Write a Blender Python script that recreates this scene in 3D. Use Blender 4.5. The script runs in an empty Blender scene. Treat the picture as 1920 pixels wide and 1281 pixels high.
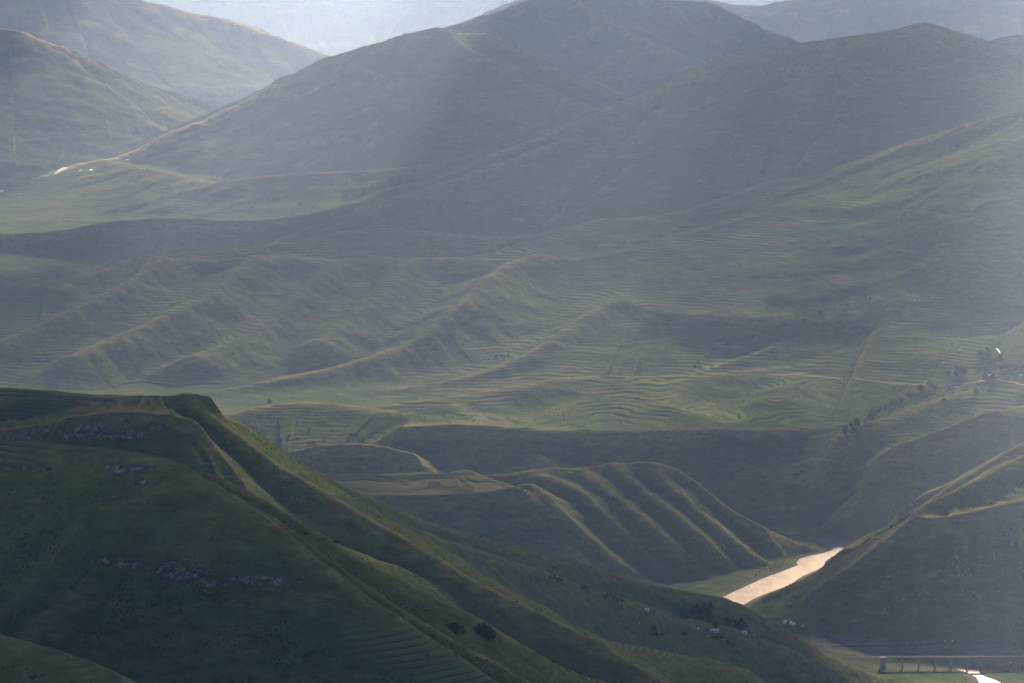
import bpy, math, os, random
import numpy as np
R = math.radians
scene = bpy.context.scene
col = scene.collection
random.seed(4)

# ------------------------------------------------------------------ camera
CAM_Z = 900.0
F = 5444.0                      # focal length in photo pixels (1920 wide, 20 degrees)
PITCH = R(5.2)
cp, sp = math.cos(PITCH), math.sin(PITCH)
cam_d = bpy.data.cameras.new('camera')
cam = bpy.data.objects.new('camera', cam_d)
col.objects.link(cam)
cam.location = (0, 0, CAM_Z)
cam.rotation_euler = (R(90) - PITCH, 0, 0)
cam_d.sensor_width = 36.0
cam_d.lens = 36.0 * F / 1920.0
cam_d.clip_start = 1.0
cam_d.clip_end = 120000.0
scene.camera = cam

# ------------------------------------------------------------------ world and sun
SUN_AZ, SUN_EL = R(12.0), R(22.0)        # behind the hills, to the right of the view
world = bpy.data.worlds.new('World')
scene.world = world
world.use_nodes = True
wn, wl = world.node_tree.nodes, world.node_tree.links
wn.clear()
sky = wn.new('ShaderNodeTexSky')
sky.sky_type = 'NISHITA'
sky.sun_disc = False
sky.sun_elevation = SUN_EL
sky.sun_rotation = SUN_AZ
sky.altitude = 2200.0
sky.air_density = 1.0
sky.dust_density = .8
sky.ozone_density = 4.0
bg = wn.new('ShaderNodeBackground')
bg.inputs[1].default_value = 0.05
wo = wn.new('ShaderNodeOutputWorld')
wl.new(sky.outputs[0], bg.inputs[0])
wl.new(bg.outputs[0], wo.inputs[0])

sun_d = bpy.data.lights.new('sun', 'SUN')
sun_d.energy = 5.0
sun_d.angle = R(1.8)
sun_d.color = (1.0, 0.83, 0.58)
sun = bpy.data.objects.new('sun', sun_d)
col.objects.link(sun)
sun.rotation_euler = (R(90) - SUN_EL, 0, R(180) - SUN_AZ)     # shines back towards the camera
from mathutils import Vector
SUN_DIR = Vector((math.sin(SUN_AZ) * math.cos(SUN_EL), math.cos(SUN_AZ) * math.cos(SUN_EL), math.sin(SUN_EL)))
sun.rotation_euler = SUN_DIR.to_track_quat('Z', 'Y').to_euler()

scene.view_settings.view_transform = 'Standard'
scene.view_settings.look = 'None'
scene.view_settings.exposure = 2.78
scene.view_settings.gamma = 1.0
scene.cycles.use_denoising = True
scene.cycles.volume_bounces = 1
scene.cycles.max_bounces = 6
scene.cycles.diffuse_bounces = 2
scene.cycles.sample_clamp_indirect = 4.0

# ------------------------------------------------------------------ numpy helpers
def P(px, py, Y):
    """The point at forward distance Y seen at photo pixel (px, py)."""
    vx = px - 960.0; vy = 640.5 - py
    dy = F * cp + vy * sp
    k = Y / dy
    return (vx * k, Y, CAM_Z + (-F * sp + vy * cp) * k)

def floor_at(px, py, z=0.0):
    vx = px - 960.0; vy = 640.5 - py
    dz = -F * sp + vy * cp
    k = (z - CAM_Z) / dz
    return (vx * k, (F * cp + vy * sp) * k)

_rs = np.random.RandomState(11)
_perm = _rs.permutation(4096).astype(np.int32)
_ang = _rs.rand(4096).astype(np.float32) * 6.2831853
_gx, _gy = np.cos(_ang), np.sin(_ang)
def perlin(x, y, seed=0):
    xi = np.floor(x).astype(np.int32); yi = np.floor(y).astype(np.int32)
    fx = (x - xi).astype(np.float32); fy = (y - yi).astype(np.float32)
    u = fx * fx * fx * (fx * (fx * 6 - 15) + 10); v = fy * fy * fy * (fy * (fy * 6 - 15) + 10)
    def g(ix, iy, dx, dy):
        h = _perm[(_perm[(ix + seed * 131) & 4095] + iy) & 4095]
        return _gx[h] * dx + _gy[h] * dy
    a = g(xi, yi, fx, fy); b = g(xi + 1, yi, fx - 1, fy)
    c = g(xi, yi + 1, fx, fy - 1); d = g(xi + 1, yi + 1, fx - 1, fy - 1)
    a = a + u * (b - a); c = c + u * (d - c)
    return 1.5 * (a + v * (c - a))
def fbm(x, y, octaves, seed=0, gain=0.5):
    s = 0.0; a = 1.0
    for o in range(octaves):
        s = s + a * perlin(x * 2 ** o, y * 2 ** o, seed + o); a *= gain
    return s
def sstep(a, b, x):
    t = np.clip((x - a) / (b - a), 0, 1)
    return t * t * (3 - 2 * t)

# ------------------------------------------------------------------ landform: ridges traced in plan and height
# each ridge: hill id, crest points (photo px, py, distance), front slope near the crest, foot slope,
# length over which it eases, crest rounding, back slope, gully depth
RIDGES = []
def ridge(hill, pts, s=0.55, s2=0.28, w=160, r=14, sb=None, g=8.0, gl=90.0, flat=0.0):
    RIDGES.append((hill, pts, s, s2, w, r, s if sb is None else sb, g, gl, flat))

# 1 nearest spur, lower left
ridge(1, [(-260,800,2350),(-100,818,2300),(0,825,2260),(80,829,2240),(150,835,2220),(260,850,2190),(340,870,2170),(385,898,2160),(440,938,2200),(520,990,2260),
          (600,1037,2320),(680,1090,2380),(760,1140,2430),(830,1180,2480),(900,1212,2530),(980,1242,2590),(1090,1270,2670),(1200,1292,2750)], .66, .42, 130, 9, .9, g=7, gl=70)
ridge(1, [(-300,1150,1800),(-60,1180,1780),(0,1196,1770),(60,1214,1770),(110,1226,1770),(160,1243,1770),(220,1266,1770),(300,1300,1780)], .6, .4, 80, 6, .7, g=3, gl=40)
# 2 second spur behind it
ridge(2, [(385,888,2260),(430,925,2380),(520,965,2480),(640,1024,2610),(757,1069,2720),(867,1118,2810),(973,1161,2890),(1107,1195,2990),(1200,1213,3060),(1280,1228,3110),(1360,1242,3150),(1405,1258,3170),(1440,1284,3180),(1520,1330,3200)], .7, .45, 130, 9, .7, g=6, gl=70)
# 3 spur hill with the rock cliff at its head
ridge(3, [(-300,716,3000),(-100,724,2960),(0,728,2930),(60,731,2915),(130,737,2900),(200,742,2885),(270,742,2875),(330,741,2868),(352,742,2866)], .8, .6, 90, 12, .9, g=2, gl=60, flat=4)
ridge(3, [(345,742,2868),(388,743,2870)], 2.4, .6, 13, 2, 2.4, g=4, gl=22, flat=3)
ridge(3, [(-300,830,2800),(-100,815,2790),(60,800,2785),(120,785,2783),(180,776,2780),(260,774,2780),(330,779,2782),(364,786,2792)], 1.7, .5, 11, 3, -.05, g=4, gl=26)
ridge(3, [(364,765,2850),(417,818,2930),(467,856,3010),(517,882,3090),(567,906,3160),(640,942,3250),(707,969,3330),(807,1003,3430),(923,1038,3540),(1023,1072,3620),(1107,1101,3690),
          (1173,1122,3740),(1233,1145,3780),(1280,1156,3810),(1350,1174,3850),(1433,1196,3890),(1500,1226,3920),(1580,1270,3950),(1650,1320,3980)], .75, .46, 130, 9, .6, g=6, gl=80)
ridge(3, [(394,780,2895),(425,783,2930),(452,797,2975),(480,820,3040),(520,850,3120),(560,869,3200),(600,890,3280),(640,909,3350),(700,936,3450),(760,963,3530),(830,986,3610),(920,1011,3700),(1000,1031,3780),
          (1100,1059,3870),(1200,1091,3960),(1270,1106,4020),(1330,1116,4070),(1390,1134,4110),(1440,1161,4140),(1500,1196,4180),(1580,1241,4230),(1640,1266,4270),(1690,1282,4290),(1780,1320,4320)], .85, .52, 110, 10, .8, g=4, gl=130)
# 4 terraced bench above the river
ridge(4, [(500,885,5350),(640,891,5330),(780,890,5330),(880,890,5340),(950,889,5370),(1000,881,5420),(1040,876,5450),(1070,879,5465),(1100,877,5480),(1150,871,5500),(1200,868,5510),(1260,878,5500),(1288,894,5490),(1315,915,5480),(1380,960,5450),(1440,990,5430),(1490,1008,5430),(1525,1019,5440)], .85, .5, 150, 10, .7, g=3, gl=60, flat=0)
ridge(4, [(560,926,5160),(700,928,5150),(800,926,5150),(900,922,5160),(965,912,5190)], .75, .55, 120, 8, -.04, g=3, gl=70)
ridge(4, [(990,908,5230),(1020,930,5200),(1055,962,5165),(1085,990,5145),(1120,1018,5125),(1160,1050,5105),(1210,1095,5085)], .7, .58, 60, 17, .56, g=3, gl=55)
ridge(4, [(1020,890,5390),(1060,905,5340),(1100,932,5285),(1145,975,5235),(1190,1012,5190),(1230,1050,5160),(1290,1108,5130)], .66, .58, 60, 17, .56, g=3, gl=55)
ridge(4, [(1090,880,5440),(1120,905,5380),(1160,935,5320),(1205,975,5260),(1250,1010,5220),(1290,1045,5195),(1340,1090,5165)], .66, .58, 60, 17, .56, g=3, gl=55)
ridge(4, [(1150,873,5490),(1190,905,5410),(1240,945,5340),(1290,985,5290),(1335,1025,5250),(1385,1075,5220)], .66, .58, 60, 17, .56, g=3, gl=55)
ridge(4, [(1215,870,5500),(1250,905,5430),(1300,950,5370),(1350,990,5330),(1400,1030,5300),(1440,1060,5290)], .66, .58, 60, 17, .56, g=3, gl=55)
# 5 cliff spur right of the river
ridge(5, [(1392,1136,4905),(1430,1118,4890),(1480,1098,4880),(1530,1075,4870),(1590,1040,4860),(1640,1005,4855),(1690,980,4855),(1722,957,4860),(1740,942,4880),(1790,920,4930),(1840,893,4990),(1880,872,5040),(1925,852,5090),(2000,825,5150),(2200,780,5300)], .60, .45, 150, 8, .66, g=3, gl=60)
ridge(5, [(1722,972,4810),(1780,968,4800),(1850,952,4800),(1920,936,4810),(2000,915,4830),(2200,880,4860)], .80, .5, 150, 10, .12, g=16, gl=60)
ridge(5, [(1440,1160,4790),(1500,1130,4775),(1560,1087,4770),(1620,1044,4775),(1690,990,4790),(1722,970,4805)], .85, .5, 120, 6, .5, g=10, gl=50)
ridge(0, [(1862,1264,4366),(1885,1246,4378),(1925,1237,4388),(2010,1230,4400)], .4, .35, 60, 10, .4, g=2, gl=30)
ridge(0, [(1540,1240,4440),(1600,1236,4436),(1640,1234,4432),(1668,1233.5,4428)], .6, .5, 40, 6, .6, g=1, gl=30)
# 6 slopes right of the gorge, with the village
ridge(6, [(1975,740,6000),(1920,762,5900),(1830,777,5830),(1765,800,5770),(1722,820,5720),(1680,850,5680),(1640,895,5660),(1600,928,5650),(1560,965,5640),(1530,995,5640)], .5, .36, 120, 12, .5, g=6, gl=70)
ridge(6, [(1990,660,6500),(1920,700,6400),(1840,726,6290),(1763,748,6180),(1680,781,6050),(1613,798,5960),(1557,852,5870),(1510,902,5790),(1478,955,5720)], .42, .32, 150, 16, .4, g=5, gl=80)
ridge(6, [(2100,800,5450),(1990,812,5420),(1920,832,5390),(1850,872,5350),(1800,902,5310),(1750,935,5290),(1700,972,5280),(1640,1010,5290)], .5, .4, 120, 12, .5, g=5, gl=70)
# 7 middle terraces above the gorge
ridge(7, [(760,800,5960),(860,795,5960),(1000,802,5970),(1120,806,5985),(1240,806,6000),(1420,806,6040),(1530,803,6090),(1600,794,6140)], .66, .50, 150, 14, .07, g=12, gl=110)
ridge(7, [(640,770,6300),(700,762,6380),(820,746,6480),(930,731,6560),(1020,713,6620),(1100,706,6660),(1200,706,6700),(1300,702,6730),(1400,696,6760),(1600,681,6800),(1700,661,6790),(1780,642,6760),(1870,631,6720),(1920,604,6700),(2000,560,6700),(2150,500,6800)], .26, .22, 200, 25, .6, g=8, gl=120)
ridge(7, [(1150,707,6660),(1110,735,6520),(1060,770,6330),(1000,800,6130),(985,830,5980)], .36, .45, 100, 12, g=3)
ridge(7, [(840,758,6430),(880,780,6260),(970,822,5960),(1010,856,5860)], .4, .45, 90, 10, g=3)
ridge(7, [(1240,712,6640),(1225,750,6420),(1300,775,6250),(1330,800,6080)], .34, .45, 90, 14, g=3)
ridge(7, [(1500,700,6680),(1460,740,6420),(1440,775,6230),(1370,800,6070)], .34, .45, 90, 14, g=3)
ridge(7, [(400,792,6180),(440,776,6190),(480,763,6200),(560,753,6210),(640,759,6200),(720,769,6180),(790,784,6140)], .26, .22, 150, 40, .3, g=4, gl=80)
ridge(7, [(500,862,5740),(560,843,5760),(640,831,5780),(720,838,5775),(772,852,5760),(792,874,5750)], .6, .5, 60, 6, .3, g=6, gl=40)
# 8 the broad central massif
ridge(8, [(-300,525,7650),(-100,518,7620),(0,517,7600),(60,520,7580),(105,528,7560)], .5, .22, 220, 20, g=8, gl=120)
ridge(8, [(112,528,7660),(160,512,7700),(220,496,7800),(300,474,7950),(420,468,8050),(540,455,8180),(640,433,8300),(700,429,8340),(780,431,8360),(860,437,8370),(920,443,8370),(1005,442,8330),(1060,430,8260),(1130,414,8200),(1200,406,8160)], .30, .27, 260, 22, .7, g=6, gl=150)
ridge(8, [(1130,414,8200),(1200,406,8230),(1280,396,8270),(1330,381,8310),(1400,353,8360),(1470,335,8400),(1560,330,8420),(1620,302,8400),(1700,272,8350),(1780,242,8300),(1850,222,8250),(1920,206,8200),(2050,160,8100),(2250,120,8000)], .50, .435, 300, 26, .8, g=6, gl=170)
ridge(8, [(300,486,7820),(420,488,7840),(480,480,7830),(620,486,7850),(760,484,7870),(870,484,7860),(950,488,7800)], .66, .28, 230, 22, .05, g=22, gl=150)
ridge(8, [(300,480,7800),(250,520,7600),(180,560,7430),(90,600,7270),(0,640,7120),(-80,670,7000)], .56, .26, 150, 14, g=5)
ridge(8, [(480,482,7780),(440,510,7640),(395,545,7470),(340,575,7340),(270,608,7190),(200,640,7060),(140,665,6960)], .55, .27, 150, 24, g=4)
ridge(8, [(620,488,7800),(580,530,7610),(530,575,7420),(480,608,7260),(430,640,7100),(370,665,6960)], .55, .27, 150, 24, g=4)
ridge(8, [(760,486,7830),(720,540,7580),(660,590,7360),(600,635,7160)], .55, .27, 150, 24, g=4)
ridge(8, [(1010,479,7800),(965,489,7740),(930,510,7620),(895,540,7480),(850,580,7320),(800,622,7180),(755,648,7090),(700,668,7000),(640,685,6930),(560,702,6850),(480,720,6770),(400,738,6700)], .58, .26, 150, 18, g=3)
ridge(8, [(1000,482,7800),(1100,484,7810),(1175,473,7830),(1250,447,7880),(1330,427,7930),(1420,405,7960)], .62, .44, 160, 16, .1, g=8, gl=110)
ridge(8, [(1215,480,7790),(1180,520,7620),(1163,556,7420),(1130,575,7330),(1080,605,7200),(1035,640,7060),(1000,660,6990),(940,688,6900),(880,705,6840),(780,725,6760),(700,742,6700)], .58, .26, 150, 18, g=3)
ridge(8, [(1163,557,7415),(1200,585,7310),(1240,612,7210),(1290,640,7110),(1340,660,7030)], .42, .18, 110, 10, g=4)
ridge(8, [(1420,400,8100),(1500,440,7880),(1590,460,7740),(1650,490,7600),(1625,540,7400)], .36, .26, 160, 40, g=5)
ridge(8, [(1250,450,7850),(1310,500,7620),(1380,545,7420),(1450,565,7320),(1530,590,7210)], .5, .28, 150, 20, g=6)
ridge(8, [(1750,262,8280),(1820,330,8000),(1880,400,7720),(1960,460,7480)], .40, .31, 160, 40, g=6)
ridge(8, [(2100,470,7250),(1920,480,7250),(1820,480,7260),(1740,512,7240),(1690,540,7200),(1640,562,7150),(1560,602,7060),(1480,642,6970),(1400,668,6900),(1310,700,6810)], .5, .26, 160, 14, .5, g=5)
ridge(8, [(1640,562,7145),(1750,564,7080),(1900,571,7020),(2100,570,6990)], .45, .24, 160, 16, .05, g=8, gl=100)
# 9 the dark mountain on the right
ridge(9, [(-300,442,9000),(-100,441,9000),(0,438,9000),(100,433,9000),(180,419,9000),(280,409,9000),(350,408,9000),(420,412,9000),(520,409,9000),(600,396,9000),(680,379,9020),(740,366,9050),(800,346,9080),(850,322,9120),(900,301,9160),(960,277,9220),(1040,246,9300),
          (1120,211,9380),(1180,181,9440),(1250,161,9500),(1310,126,9560),(1370,99,9600),(1420,87,9600),(1480,85,9600),(1540,76,9600),(1600,66,9600),(1660,59,9600),(1700,48,9600),(1735,42,9600),(1770,51,9620),(1830,71,9650),(1880,83,9680),(1920,88,9700),(2100,110,9800)], .60, .30, 380, 14, .5, g=20, gl=170)
ridge(9, [(1130,215,9350),(1060,258,9200),(1000,283,9100),(930,305,9000),(850,335,8900),(760,365,8800),(690,385,8740)], .5, .3, 200, 14, g=8, gl=120)
ridge(9, [(1300,330,8800),(1400,345,8750)], .3, .3, 200, 40, g=8, gl=120)
# 10 low ridges in front of the central mountain
ridge(10, [(60,430,9700),(140,411,9900),(200,393,9950),(280,376,9980),(350,356,10000),(440,336,10000),(540,326,10000),(640,321,10000),(700,319,10000),(760,313,10000),(830,306,10020),(900,290,10100)], .45, .22, 200, 25, .4, g=14, gl=120)
ridge(10, [(640,318,10500),(690,312,10500),(740,300,10500),(800,297,10500),(860,303,10500),(920,320,10500)], .3, .2, 200, 25, g=8)
ridge(10, [(-200,398,10250),(0,403,10200),(100,411,10150),(200,424,10100),(280,440,10050)], .4, .25, 150, 20, .4, g=8, gl=110)
ridge(10, [(-150,430,9750),(60,424,9700),(150,417,9650),(230,422,9620),(330,432,9560)], .4, .25, 150, 18, .4, g=8, gl=110)
# 11 the central mountain
ridge(11, [(-60,420,10700),(0,402,10750),(40,372,10800),(70,345,10850),(100,327,10900),(140,313,11000),(200,299,11150),(260,283,11250),(320,261,11350),(380,233,11420),(440,206,11480),(500,171,11540),(560,136,11600),(620,106,11600),(680,89,11600),(740,69,11600),(790,56,11600),(820,51,11600),(836,56,11600),(852,62,11620),(905,63,11640),(926,71,11640),
           (1000,112,11500),(1050,135,11400),(1100,157,11300),(1180,185,11150),(1280,240,10900)], .64, .39, 420, 38, .5, g=22, gl=200)
ridge(11, [(640,105,11560),(700,135,11300),(740,158,11150),(800,196,10950),(870,236,10750),(950,275,10550)], .58, .40, 250, 14, g=8, gl=120)
ridge(11, [(836,60,11560),(880,92,11350),(950,128,11150),(1010,160,10980),(1120,205,10750),(1180,240,10600)], .58, .40, 250, 14, g=8, gl=120)
ridge(11, [(200,300,11050),(300,320,10600),(400,345,10300)], .25, .2, 250, 40, g=10, gl=120)
# 12 the mountain behind it
ridge(12, [(700,110,13600),(800,66,13800),(835,53,14000),(880,39,14000),(940,19,14000),(990,4,14000),(1030,-8,14000),(1090,-14,14000),(1200,-2,14100),(1330,4,14300)], .55, .3, 500, 16, g=25, gl=240)
ridge(12, [(1060,-10,14000),(1110,20,13600),(1180,62,13200),(1240,88,12950),(1310,122,12700),(1400,170,12400)], .5, .3, 300, 16, g=10, gl=160)
ridge(12, [(1000,0,13950),(1040,60,13400),(1110,110,13000),(1180,140,12700),(1260,190,12400)], .5, .3, 300, 16, g=10, gl=160)
# 13 the left mountain
ridge(13, [(-500,10,13200),(-200,30,13100),(0,53,13000),(30,56,13000),(70,73,13000),(110,86,13000),(150,106,12950),(230,146,12900),(300,181,12850),(360,206,12800),(420,232,12700),(470,255,12600)], .52, .3, 450, 40, g=20, gl=220)
ridge(13, [(-300,160,12500),(-100,180,12300),(0,197,12200),(60,221,12100),(150,256,12000),(230,281,11900),(300,300,11800)], .42, .26, 300, 18, g=12, gl=160)
ridge(13, [(120,130,12700),(180,180,12400),(260,225,12200),(340,262,12000)], .45, .26, 300, 18, g=10, gl=160)
# 14 farther left mountain
ridge(14, [(-400,-60,16000),(0,-45,16000),(180,-25,16000),(260,0,16000),(300,9,16000),(360,23,16000),(400,31,16000),(430,36,16000),(480,56,15900),(540,79,15800),(600,102,15700),(680,140,15500),(760,180,15300)], .5, .3, 550, 50, g=28, gl=260)
# 15 farthest mountains
ridge(15, [(1000,-10,17000),(1200,-6,17000),(1320,-3,17000),(1370,8,17000),(1430,11,17000),(1460,3,17000),(1540,-8,17000),(1700,-14,17000),(1920,-20,17000),(2300,-40,17000)], .45, .3, 600, 25, g=28, gl=260)
ridge(15, [(1750,120,12400),(1840,81,12400),(1880,69,12400),(1960,60,12400),(2200,40,12400)], .5, .3, 300, 18, g=12, gl=200)
ridge(15, [(-500,-60,23000),(200,-50,23000),(600,-30,23000),(760,-25,23000),(900,-35,23000),(1200,-55,23000),(1600,-60,23000),(2400,-70,23000)], .4, .28, 900, 40, g=40, gl=380)

def catmull(pts, step):
    p = np.array(pts, dtype=np.float64)
    p = np.vstack([2 * p[0] - p[1], p, 2 * p[-1] - p[-2]])
    out = []
    for i in range(1, len(p) - 2):
        a, b, c, d = p[i - 1], p[i], p[i + 1], p[i + 2]
        n = max(1, int(np.hypot(*(c - b)[:2]) / step))
        for k in range(n):
            t = k / n
            out.append(0.5 * (2 * b + (c - a) * t + (2 * a - 5 * b + 4 * c - d) * t * t + (3 * b - a - 3 * c + d) * t ** 3))
    out.append(p[-2])
    return np.array(out)

# ------------------------------------------------------------------ river outline at water level
RIVER_PX = [(1521,1013),(1545,1018),(1557,1025),(1558,1031),(1546,1037),(1520,1042),(1499,1048),(1493,1054),(1496,1060),(1478,1067),(1455,1076),(1430,1085),(1402,1098),(1375,1110),(1353,1121),
            (1330,1135),(1322,1150),(1345,1172),(1372,1160),(1391,1136),
            (1410,1125),(1432,1115),(1460,1105),(1480,1098),(1489,1091),(1508,1079),(1530,1070),(1545,1061),(1547,1053),(1560,1044),(1588,1032),(1600,1022),(1660,1016),(1720,1012),(1720,1004),(1640,1012),(1590,1018),(1560,1014)]
STREAM_PX = [(1846,1234),(1828,1235),(1815,1240),(1806,1244),(1797,1248),(1789,1249),(1793,1255),(1806,1259),(1818,1264),(1830,1270),(1835,1278),(1838,1290),(1848,1320),(1960,1330),(1920,1300),(1882,1284),
             (1868,1276),(1850,1270),(1841,1266),(1836,1260),(1838,1253),(1834,1250),(1843,1243)]
RIVER = np.array([floor_at(x, y, 0.0) for x, y in RIVER_PX])
STREAM = np.array([floor_at(x, y, 0.0) for x, y in STREAM_PX])

def poly_sd(poly, x, y):
    """signed distance to a closed polygon, negative inside"""
    n = len(poly)
    d2 = np.full(x.shape, 1e18, dtype=np.float32); inside = np.zeros(x.shape, bool)
    for i in range(n):
        ax, ay = poly[i]; bx, by = poly[(i + 1) % n]
        ex, ey = bx - ax, by - ay
        t = np.clip(((x - ax) * ex + (y - ay) * ey) / (ex * ex + ey * ey + 1e-9), 0, 1)
        d2 = np.minimum(d2, (x - ax - t * ex) ** 2 + (y - ay - t * ey) ** 2)
        if ay != by:
            c = ((ay > y) != (by > y)) & (x < (bx - ax) * (y - ay) / (by - ay) + ax)
            inside ^= c
    d = np.sqrt(d2)
    return np.where(inside, -d, d)

# ------------------------------------------------------------------ terrain grid
QUICK = float(os.environ.get('TERRAIN_STEP', '1.0'))
ys = [40.0]
while ys[-1] < 1450: ys.append(ys[-1] * 1.06 + 4)
while ys[-1] < 27500: ys.append(ys[-1] * (1 + 0.00135 * QUICK))
ys = np.array(ys, dtype=np.float32)
ti = np.linspace(-0.205, 0.205, int(960 / QUICK))
to = 0.205 + 0.215 * (np.linspace(0, 1, 40)[1:]) ** 1.3
ts = np.concatenate([-to[::-1], ti, to]).astype(np.float32)
NY, NX = len(ys), len(ts)
Yg = np.repeat(ys[:, None], NX, 1)
Xg = ts[None, :] * Yg
# wander of the ridge flanks
scale = np.clip(Yg / 6000, .5, 2.2)
wx = 26 * scale * fbm(Xg / 420, Yg / 420, 4, 3)
wy = 26 * scale * fbm(Xg / 420, Yg / 420, 4, 9)
wx = wx * 0.55; wy = wy * 0.55

base = np.interp(ys, [0, 1200, 2200, 3000, 4200, 4650, 5650, 5850, 6300, 6450, 7000, 7300, 8000, 9200, 10200, 11500, 14000, 18000, 28000],
                 [500, 330, 250, 150, 2, 2, 4, 40, 150, 160, 170, 182, 255, 400, 440, 500, 600, 800, 1100]).astype(np.float32)[:, None]
Z = base + np.zeros_like(Xg) + 5 * fbm(Xg / 700, Yg / 700, 3, 21) * sstep(5700, 6500, Yg)
# gorge of the river keeps cutting back into the middle ground on the right
HID = np.zeros(Xg.shape, np.int16); RID = np.full(Xg.shape, -1, np.int16); BEST = Z.copy()
for ri, (hill, pts, s, s2, w, r, sb, g, gl, flat) in enumerate(RIDGES):
    q = np.array([P(*p) for p in pts])
    ymid = q[:, 1].mean()
    c = catmull(q, max(18.0, ymid * .006)).astype(np.float32)
    hmax = c[:, 2].max()
    rel = hmax + 30 - (base[np.searchsorted(ys, q[:, 1].min()) - 1, 0] - 60)
    reach = float(np.clip(rel / max(min(s2, sb), .15), 250, 2600 if ymid > 8150 else 1500))
    j0, j1 = np.searchsorted(ys, c[:, 1].min() - reach), np.searchsorted(ys, c[:, 1].max() + reach)
    yy0 = max(ys[j0], 300.)
    tmin = min((c[:, 0] - reach).min() / yy0, ((c[:, 0] - reach) / c[:, 1]).min()); tmax = max((c[:, 0] + reach).max() / yy0, ((c[:, 0] + reach) / c[:, 1]).max())
    i0, i1 = np.searchsorted(ts, tmin), np.searchsorted(ts, tmax)
    if j1 <= j0 or i1 <= i0: continue
    sl = (slice(j0, j1), slice(i0, i1))
    d0 = np.float32(1.0)
    X = Xg[sl]; Y = Yg[sl]
    WX = wx[sl]; WY = wy[sl]
    al = np.zeros_like(X); best = np.full(X.shape, 1e18, np.float32); obj_ = np.full(X.shape, -1e18, np.float32); h = np.zeros_like(best); sa = np.zeros_like(best); cy = np.zeros_like(best)
    L = 0.0
    steep = np.abs(np.diff(c[:, 2])) / (np.hypot(np.diff(c[:, 0]), np.diff(c[:, 1])) + 1e-6)
    smean = np.float32(max(.55 * s + .45 * s2, 1.15 * float(np.percentile(steep, 97))))
    for k in range(len(c) - 1):
        ax, ay, az = c[k]; bx, by, bz = c[k + 1]
        ex, ey = bx - ax, by - ay
        ll = ex * ex + ey * ey + 1e-6
        t0 = ((X - ax) * ex + (Y - ay) * ey) / ll
        tt = np.clip(t0, 0, 1)
        dx = X - (ax + tt * ex); dy = Y - (ay + tt * ey)
        d2 = dx * dx + dy * dy
        hk = az + tt * (bz - az)
        jk = hk - smean * np.sqrt(d2) if hill >= 8 else -d2
        m = jk > obj_
        np.copyto(obj_, jk, where=m)
        le = math.sqrt(ll)
        np.copyto(best, d2, where=m)
        np.copyto(h, hk, where=m)
        np.copyto(sa, L + tt * le, where=m)
        np.copyto(cy, dy, where=m)
        np.copyto(al, np.maximum(-t0, 0) * le if k == 0 else np.maximum(t0 - 1, 0) * le if k == len(c) - 2 else np.float32(0), where=m)
        L += le
    d = np.sqrt(best)
    near = sstep(0, 120 * ymid / 6000, d)
    d = np.maximum(d + (WX + WY) * near * .8, 0)
    front = np.maximum(sstep(-0.3, 0.3, -cy / (d + 1.0)), sstep(0, .5, al / (d + 1.0))).astype(np.float32)
    de = np.sqrt(np.maximum(d - flat, 0) ** 2 + r * r) - r
    st = sb + (s - sb) * front
    s2e = np.minimum(s2, st)
    drop = s2e * de + (st - s2e) * w * (1 - np.exp(-de / w))
    drop = drop + .7 * np.maximum(d - (.85 if hill == 8 else .62) * reach, 0)
    if hill == 3: drop = drop + .5 * np.maximum(al - 10, 0)
    if sb < .15: drop = drop + (1 - front) * .7 * np.maximum(d - {3: 85, 4: 195, 5: 150, 7: 420, 8: 430}[hill], 0)
    if g:
        u = sa / gl + WX / gl * .5
        gn = np.abs(perlin(u, d / (gl * 5) + ri * 7.7, ri)) + .5 * np.abs(perlin(u * 2.1 + 5, d / (gl * 3) + ri, ri + 5))
        drop = drop + g * (gn - .25) * sstep(0, gl * 1.6, d) * 1.5
    v = h - drop
    kz = np.float32(max(3.0, ymid / 900.0))
    zc = Z[sl]
    hb = HID[sl]; bb = BEST[sl]
    mm = v > bb
    RID[sl][mm] = ri; hb[mm] = hill; bb[mm] = v[mm]
    dlt = np.abs(zc - v)
    Z[sl] = np.maximum(zc, v) + kz * np.log1p(np.exp(-np.minimum(dlt / kz, 30))) * (dlt < 30 * kz)

# hill under the photographer, out of view
Z = np.maximum(Z, 893 - .48 * Yg - .25 * np.abs(Xg))
# river bed
RX = (Yg > 4000) & (Yg < 6000) & (np.abs(Xg) < 1500)
jj = np.where(RX.any(1))[0]; js = slice(jj[0], jj[-1] + 1)
rsd = np.minimum(poly_sd(RIVER.astype(np.float32), Xg[js], Yg[js]), poly_sd(STREAM.astype(np.float32), Xg[js], Yg[js]))
bank = np.where(rsd < 0, np.maximum(rsd * .25, -3.0), .5 + rsd * .16 + np.maximum(rsd - 18, 0) * .75)
Z[js] = np.minimum(Z[js], bank)
RSD = np.full(Xg.shape, 1e4, np.float32); RSD[js] = rsd

# weathering
def slopes(Z):
    zy = np.gradient(Z, axis=0) / np.gradient(Yg, axis=0)
    zx_ = np.gradient(Z, axis=1) / np.gradient(Xg, axis=1)
    zy = zy - zx_ * (Xg / Yg)          # along a column x moves too
    return zx_, zy
zx, zy = slopes(Z)
slope = np.hypot(zx, zy)
amp = sstep(.05, .5, slope)
Z = Z + amp * (5.0 * scale * fbm(Xg / 130, Yg / 130, 4, 41)) * sstep(3, 40, RSD)
Z = Z + amp * sstep(7000, 5000, Yg) * .9 * fbm(Xg / 26, Yg / 26, 2, 47) * sstep(3, 30, RSD)
print('terrain', NY, NX, 'z', Z.min(), Z.max())

# terraced fields: level treads and short steep risers that follow the contours
zx, zy = slopes(Z)
slope = np.hypot(zx, zy)
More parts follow.
